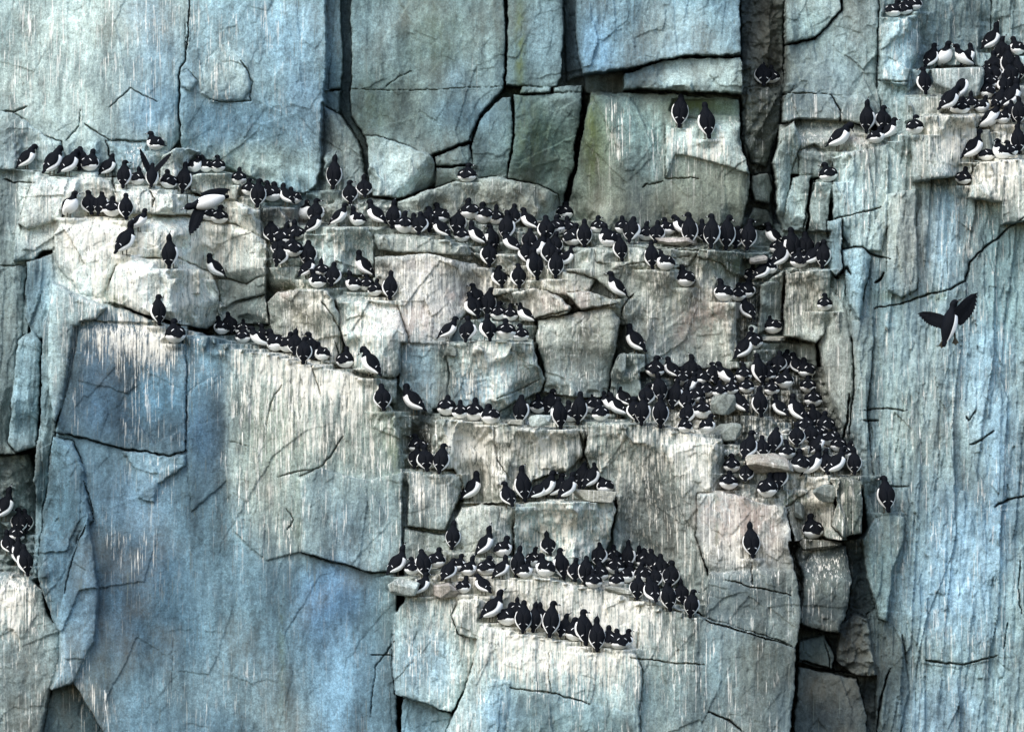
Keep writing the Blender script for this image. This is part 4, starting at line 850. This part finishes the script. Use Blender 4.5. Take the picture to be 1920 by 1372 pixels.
def bill_mesh(b0, f, L=.058):
    vs = []; fs = []; side = f.cross(Vector((0, 0, 1)))
    if side.length < .2: side = Vector((1, 0, 0))
    side.normalize(); upv = side.cross(f).normalized(); K = 10; rings = 6
    for i in range(rings):
        t = i / (rings - 1); r = .0125 * (1 - t) ** .75 + .0012
        c = b0 + f * L * t - upv * .006 * t * t
        for k in range(K):
            a = 2 * math.pi * k / K
            vs.append(c + side * math.cos(a) * r * .62 + upv * math.sin(a) * r)
    for i in range(rings - 1):
        for k in range(K): fs.append((i * K + k, i * K + (k + 1) % K, (i + 1) * K + (k + 1) % K, (i + 1) * K + k))
    fs.append(tuple(range((rings - 1) * K, rings * K)))
    mi = [1 if (i // K < 3 and (i % K) in (0, 4, 5, 9) and i // K == 1) else 0 for i in range(len(fs))]
    return mesh_of('bill', vs, fs, [M_BILL, M_PALE], mi)
def wing_mesh(fr, sgn, pose):
    NU, NP = 26, 10; vs = []; fs = []
    u1, u0 = 5.9, .35
    for lay in (0, 1):
        for i in range(NU):
            t = i / (NU - 1); u = u1 + (u0 - u1) * t
            po = math.radians(40 + (58 if pose == 'C' else 33 if pose in 'SK' else 42) * math.sin(min(t * 1.9, 1) * math.pi / 2) - (52 if pose == 'C' else 38) * max(0, (t - .42) / .58) ** 1.5)
            pi_ = math.radians(30 - 24 * min(t * 3, 1) - 8 * t)
            for k in range(NP):
                q = k / (NP - 1); ph = pi_ + (po - pi_) * q
                edge = math.sin(math.pi * q) ** .5
                off = (.0035 + .0075 * edge * math.sin(math.pi * min(max(t, .02), .98)) ** .5) if lay == 0 else -.004
                vs.append(surf(fr, u, sgn * ph, off))
    def id(l, i, k): return l * NU * NP + i * NP + k
    for i in range(NU - 1):
        for k in range(NP - 1):
            fs.append((id(0, i, k), id(0, i, k + 1), id(0, i + 1, k + 1), id(0, i + 1, k)))
            fs.append((id(1, i, k), id(1, i + 1, k), id(1, i + 1, k + 1), id(1, i, k + 1)))
    for i in range(NU - 1):
        for k in (0, NP - 1): fs.append((id(0, i, k), id(0, i + 1, k), id(1, i + 1, k), id(1, i, k)))
    for k in range(NP - 1):
        for i in (0, NU - 1): fs.append((id(0, i, k), id(1, i, k), id(1, i, k + 1), id(0, i, k + 1)))
    return mesh_of('wing', vs, fs, [M_WING])
def bar_mesh(fr, sgn, pose):
    vs = []; fs = []; n = 8
    for i in range(n):
        q = i / (n - 1); ph = math.radians(20 + 26 * q); u = (2.15 if pose != 'C' else 2.5) - .20 * q
        wdt = .055 * math.sin(math.pi * (.12 + .80 * q))
        for du, off in ((-wdt, .012), (wdt, .012), (wdt, .004), (-wdt, .004)):
            vs.append(surf(fr, u + du, sgn * ph, off + .002))
    for i in range(n - 1):
        for k in range(4): fs.append((i * 4 + k, i * 4 + (k + 1) % 4, (i + 1) * 4 + (k + 1) % 4, (i + 1) * 4 + k))
    fs.append((0, 1, 2, 3)); fs.append(tuple((n - 1) * 4 + k for k in range(4)))
    return mesh_of('wing_bar', vs, fs, [M_BAR])
def tail_mesh(fr):
    p, t, s, d, rx, ry = fr[PER // 2]
    back = -t; vs = []; fs = []
    for (a, wd, th) in ((-.03, .024, .010), (.0, .026, .008), (.03, .022, .005), (.045, .012, .003)):
        c = p + back * a
        vs += [c + s * wd + d * th, c - s * wd + d * th, c - s * wd - d * th * .4, c + s * wd - d * th * .4]
    for i in range(3):
        for k in range(4): fs.append((i * 4 + k, i * 4 + (k + 1) % 4, (i + 1) * 4 + (k + 1) % 4, (i + 1) * 4 + k))
    fs.append((0, 1, 2, 3)); fs.append((12, 13, 14, 15))
    return mesh_of('tail', vs, fs, [M_BLACK])
def foot_mesh(sgn, pose, hang=None):
    x = .034 * sgn; y = -.012 if pose in 'SK' else -.02
    vs = []; fs = []
    top = .07 if pose != 'C' else .03
    for z, r in ((.006, .006), (top, .009)):
        for k in range(8):
            a = k * math.pi / 4; vs.append(Vector((x + r * math.cos(a), y - .01 + r * math.sin(a), z)))
    for k in range(8): fs.append((k, (k + 1) % 8, 8 + (k + 1) % 8, 8 + k))
    b = len(vs)
    out = [(x - .006, y - .018), (x + .006, y - .018), (x + .022, y + .030), (x + .008, y + .026), (x, y + .036), (x - .008, y + .026), (x - .022, y + .030)]
    for z in (.0, .006): vs += [Vector((q[0], q[1], z)) for q in out]
    m = len(out)
    fs.append(tuple(b + k for k in range(m - 1, -1, -1))); fs.append(tuple(b + m + k for k in range(m)))
    for k in range(m): fs.append((b + k, b + (k + 1) % m, b + m + (k + 1) % m, b + m + k))
    return mesh_of('foot', vs, fs, [M_FOOT], None, False)

LIB = {}
def bird_parts(pose, hd):
    key = (pose, hd)
    if key not in LIB:
        bm_, fr, b0, f = body_mesh(pose, hd)
        LIB[key] = dict(body=bm_, bill=bill_mesh(b0, f), wings=[wing_mesh(fr, s, pose) for s in (-1, 1)], bars=[bar_mesh(fr, s, pose) for s in (-1, 1)],
                        tail=tail_mesh(fr), feet=[foot_mesh(s, pose) for s in (-1, 1)] if pose != 'C' else [])
    return LIB[key]
def link(name, m, parent):
    o = bpy.data.objects.new(name, m); C.objects.link(o); o.parent = parent; return o
def make_bird(pose, hd, wings=True):
    t = bpy.data.objects.new('murre', None); C.objects.link(t); t.empty_display_size = .05
    p = bird_parts(pose, hd)
    link('body', p['body'], t); link('bill', p['bill'], t); link('tail', p['tail'], t)
    if wings:
        for wm, bmh in zip(p['wings'], p['bars']):
            w_ = link('wing', wm, t); link('wing_bar', bmh, w_)
    for fm in p['feet']: link('foot', fm, t)
    return t
def copy_tree(o, parent=None):
    c = o.copy(); C.objects.link(c); c.parent = parent
    for ch in o.children: copy_tree(ch, c)
    return c

ORD = ['', 'first', 'second', 'third', 'fourth', 'fifth', 'sixth', 'seventh', 'eighth', 'ninth', 'tenth', 'eleventh', 'twelfth', 'thirteenth', 'fourteenth', 'fifteenth', 'sixteenth',
       'seventeenth', 'eighteenth', 'nineteenth', 'twentieth', 'twenty-first', 'twenty-second', 'twenty-third', 'twenty-fourth', 'twenty-fifth', 'twenty-sixth']
def describe(b):
    y = b['yaw']; p = b['pose']
    if abs(y) >= 90: d = 'white-breasted murre'
    elif p == 'S' and abs(y) < 40: d = {'u': 'upright murre, bill raised', 'x': 'upright murre, bill raised', 'y': 'upright murre, bill raised', 'p': 'upright murre preening', 'd': 'upright murre, head bowed', 'l': 'upright murre looking left', 'r': 'upright murre looking right'}.get(b['head'], 'upright black-backed murre')
    elif p == 'K' and abs(y) < 40: d = {'u': 'hunched murre, bill raised', 'p': 'hunched murre preening', 'd': 'hunched murre, head bowed'}.get(b['head'], 'hunched black-backed murre')
    elif p == 'C': d = 'crouching murre' + (' facing right' if y > 35 else ' facing left' if y < -35 else '')
    else: d = 'standing murre facing ' + ('right' if y > 0 else 'left')
    n = b['n']; k = b['k'] + 1
    o = 'leftmost' if k == 1 else 'rightmost' if k == n else ORD[k] + ' from left'
    lab = d + ', ' + o + ' ' + b['place']
    if len(lab.split()) > 16: print('LONG LABEL', len(lab.split()), lab)
    return lab
protos = {}
rnd = random.Random(11)
order = sorted(range(len(flat)), key=lambda i: -flat[i]['s'] * POSEH[flat[i]['pose']] - (9 if flat[i]['n'] < 8 else 0))
rest = set(order[297:])
crowd_v = []; crowd_f = []; crowd_m = []; CM = [M_BLACK, M_WHITE, M_WING, M_BAR, M_BILL, M_PALE, M_FOOT]; base_v = 0
for bi, b in enumerate(flat):
    if b['head'] == 'f' and rnd.random() < .55: b['head'] = rnd.choice('lrlrupxydxy')
    key = (b['pose'], b['head'])
    if bi in rest:                          # the smallest, mostly hidden ones beyond three hundred: one mass
        P = bird_parts(*key)
        MX = Matrix.Translation((X(b['px']), -b['d'], Z(b['py']))) @ Matrix.Rotation(R(-b['yaw'] + rnd.uniform(-9, 9)), 4, 'Z') @ Matrix.Scale(b['s'], 4)
        for m_ in [P['body'], P['bill'], P['tail']] + P['wings'] + P['bars']:
            v_ = np.empty(len(m_.vertices) * 3, np.float32); m_.vertices.foreach_get('co', v_)
            v_ = v_.reshape(-1, 3) @ np.array(MX.to_3x3()).T + np.array(MX.translation)
            crowd_v.append(v_)
            mi_ = [CM.index(m_.materials[p.material_index]) for p in m_.polygons]
            crowd_f += [tuple(base_v + q for q in p.vertices) for p in m_.polygons]; crowd_m += mi_
            base_v += len(v_)
        continue
    o = copy_tree(protos[key]) if key in protos else make_bird(*key)
    protos.setdefault(key, o)
    o.location = (X(b['px']), -b['d'], Z(b['py']))
    o.rotation_euler = (R(rnd.uniform(-6, 7)), R(rnd.uniform(-6, 6)), R(-b['yaw'] + (rnd.uniform(-32, 32) if b['pose'] == 'C' else rnd.uniform(-15, 15))))
    o.scale = ((.5 * b['s'] + .55) * rnd.uniform(.96, 1.05),) * 2 + (b['s'],)
    o['label'] = describe(b); o['category'] = 'seabird'; o['group'] = 'murres perched on the cliff ledges'

cm = mesh_of('murre_crowd', [], [], CM)
cm.from_pydata(np.concatenate(crowd_v).tolist(), [], crowd_f); cm.update()
cm.polygons.foreach_set('material_index', crowd_m); cm.polygons.foreach_set('use_smooth', [True] * len(crowd_f))
co_ = bpy.data.objects.new('murre_crowd', cm); C.objects.link(co_)
co_['kind'] = 'stuff'; co_['label'] = 'small half-hidden murres filling the gaps in the crowds on the ledges'; co_['category'] = 'seabirds'

# ------------------------------------------------------------------ birds with open wings
def spread_wing(outline, thick=.008, camber=.05):
    """outline in the wing's own plane: x along the span, y along the chord"""
    bm = bmesh.new()
    vs = [bm.verts.new((x, y, 0)) for x, y in outline]
    f = bm.faces.new(vs)
    bmesh.ops.triangulate(bm, faces=[f])
    bmesh.ops.subdivide_edges(bm, edges=bm.edges[:], cuts=2, use_grid_fill=True)
    r = bmesh.ops.extrude_face_region(bm, geom=bm.faces[:])
    for v in [g for g in r['geom'] if isinstance(g, bmesh.types.BMVert)]: v.co.z += thick
    L = max(abs(x) for x, y in outline)
    for v in bm.verts: v.co.z += -camber * (v.co.x / L) ** 2 + .004 * math.sin(v.co.y * 90)
    bmesh.ops.recalc_face_normals(bm, faces=bm.faces[:])
    m = bpy.data.meshes.new('wing'); bm.to_mesh(m); bm.free(); m.materials.append(M_WING)
    return m
def feather_outline(L, chord, fingers=7):
    """leading edge root -> tip, then feather ends back to the root"""
    top = [(0, chord * .45), (L * .3, chord * .52), (L * .6, chord * .45), (L * .85, chord * .28), (L, chord * .02)]
    low = []
    for k in range(fingers):
        t = k / (fingers - 1); x = L * (.985 - .72 * t); y = -chord * (.06 + .48 * math.sin(min(1, t * 1.35) * math.pi / 2))
        low += [(x, y), (x - L * .035, y + chord * .075)]
    low += [(L * .12, -chord * .5), (0, -chord * .4)]
    return top + low
def set_basis(o, loc, xa, ya, scale=1.0):
    xa = Vector(xa).normalized(); ya = Vector(ya); ya = (ya - xa * ya.dot(xa)).normalized(); za = xa.cross(ya)
    o.matrix_local = Matrix.Translation(Vector(loc)) @ Matrix((xa, ya, za)).transposed().to_4x4() @ Matrix.Scale(scale, 4)
WL = spread_wing(feather_outline(.33, .13))
WN = spread_wing(feather_outline(.37, .085), camber=.03)
def bar_strip(parent):
    vs = [Vector(v) for v in ((.05, -.050, .0115), (.16, -.058, .0115), (.16, -.064, .0115), (.05, -.058, .0115), (.05, -.050, .004), (.16, -.058, .004), (.16, -.064, .004), (.05, -.058, .004))]
    m = mesh_of('wing_bar', vs, [(0, 1, 2, 3), (7, 6, 5, 4), (0, 4, 5, 1), (1, 5, 6, 2), (2, 6, 7, 3), (3, 7, 4, 0)], [M_BAR], None, False)
    return link('wing_bar', m, parent)

# wings raised over its back, upper left ledge (faces the rock)
i_, j_ = hsample(283, 354)
dd = float(H[j_, i_]) - .02
wr = make_bird('S', 'f', wings=False)
wr.location = (X(283), -dd, Z(352)); wr.scale = (.86, .86, .84); wr.rotation_euler = (R(-8), 0, R(-5))
for sgn, xa in ((-1, (-.42, -.10, .9)), (1, (.62, -.12, .72))):
    w_ = link('wing', WN, wr)
    set_basis(w_, (sgn * .03, -.03, .25), xa, (.75 * -sgn, .35, .2), 1.15)
wr['label'] = 'murre standing with both wings raised in a V, back turned, upper left ledge'; wr['category'] = 'seabird'

# flying left, belly showing, off the upper left ledges
ND = 15.0
def near(px, py, d=ND): 
    k = (DIST - d) / DIST
    return Vector((X(px) * k, -d, ZC + (Z(py) - ZC) * k))
fl = make_bird('F', 'f', wings=False)
for ch in list(fl.children):
    if ch.name.startswith('foot'): bpy.data.objects.remove(ch)
fl['label'] = 'murre flying to the left with white belly and lowered wing, before the left ledges'; fl['category'] = 'seabird'
# its long axis (tail -> head) is (0, .62, .78) in its own space: swing that to point left and a little down, belly to the viewer
def aim(o, loc, along, belly, scale, axis=(0, 1, 0)):
    a = Vector(axis).normalized(); b0 = Vector((0, 0, -1)); b0 = (b0 - a * b0.dot(a)).normalized()
    S = Matrix((a, b0, a.cross(b0))).transposed()
    A = Vector(along).normalized(); Bv = Vector(belly); Bv = (Bv - A * Bv.dot(A)).normalized()
    D = Matrix((A, Bv, A.cross(Bv))).transposed()
    Mx = D @ S.transposed()
    o.matrix_local = Matrix.Translation(loc) @ Mx.to_4x4() @ Matrix.Scale(scale, 4)
aim(fl, near(384, 379) , (-.95, -.10, -.26), (.05, -.70, -.70), 1.2)
bpy.context.view_layer.update()
inv = fl.matrix_world.inverted()
WB = spread_wing(feather_outline(.33, .155, 9), camber=.07)
def add_wing(par, world_root, xa, ya, scale, wm=None):
    w_ = link('wing', wm or WL, par); inv3 = par.matrix_world.inverted().to_3x3()
    ps = par.scale[0]
    set_basis(w_, par.matrix_world.inverted() @ world_root, inv3 @ Vector(xa), inv3 @ Vector(ya), scale / ps)
    return w_
add_wing(fl, near(374, 390), (-.34, -.25, -.90), (-.93, -.1, .25), 1.15)
add_wing(fl, near(378, 371, ND - .25), (.90, .25, .30), (-.25, .2, .9), 1.15)

# flying up to the right-hand wall, back to the viewer, wings and feet spread
fr_ = make_bird('F', 'r', wings=False)
for ch in list(fr_.children):
    if ch.name.startswith('foot'): bpy.data.objects.remove(ch)
fr_['label'] = 'murre flying against the right-hand wall, wings spread and webbed feet dangling'; fr_['category'] = 'seabird'
aim(fr_, near(1783, 603), (.24, .2, .95), (.55, .80, -.2), 1.30)
bpy.context.view_layer.update()
add_wing(fr_, near(1793, 602), (.66, -.05, .75), (-.75, -.25, .66), 1.34, WB)
w2 = add_wing(fr_, near(1776, 606), (-.86, .25, .30), (.42, -.05, .9), 1.10, WB)
def hang_foot():
    vs = []; fs = []
    for y, r in ((-.002, .006), (.055, .009)):
        for k in range(8):
            a = k * math.pi / 4; vs.append(Vector((r * math.cos(a), y, r * math.sin(a))))
    for k in range(8): fs.append((k, (k + 1) % 8, 8 + (k + 1) % 8, 8 + k))
    fs.append(tuple(range(7, -1, -1)))
    b = len(vs); out = [(.005, .004), (-.005, .004), (-.026, -.034), (-.013, -.036), (-.002, -.050), (.011, -.038), (.025, -.036)]
    for z in (-.003, .003): vs += [Vector((q[0], q[1], z)) for q in out]
    n = len(out)
    fs.append(tuple(b + k for k in range(n - 1, -1, -1))); fs.append(tuple(b + n + k for k in range(n)))
    for k in range(n): fs.append((b + k, b + (k + 1) % n, b + n + (k + 1) % n, b + n + k))
    return mesh_of('foot', vs, fs, [M_FOOT], None, False)
HANG = hang_foot()
for (fx, fy) in ((1769, 640), (1793, 634)):
    fo = link('foot', HANG, fr_)
    inv3 = fr_.matrix_world.inverted().to_3x3()
    set_basis(fo, fr_.matrix_world.inverted() @ near(fx, fy, ND - .02), inv3 @ Vector((1, .1, .12 if fx > 1780 else -.05)), inv3 @ Vector((-.25 if fx > 1780 else .05, -.2, .95)), 1.35)
print('done, objects', len(bpy.data.objects))
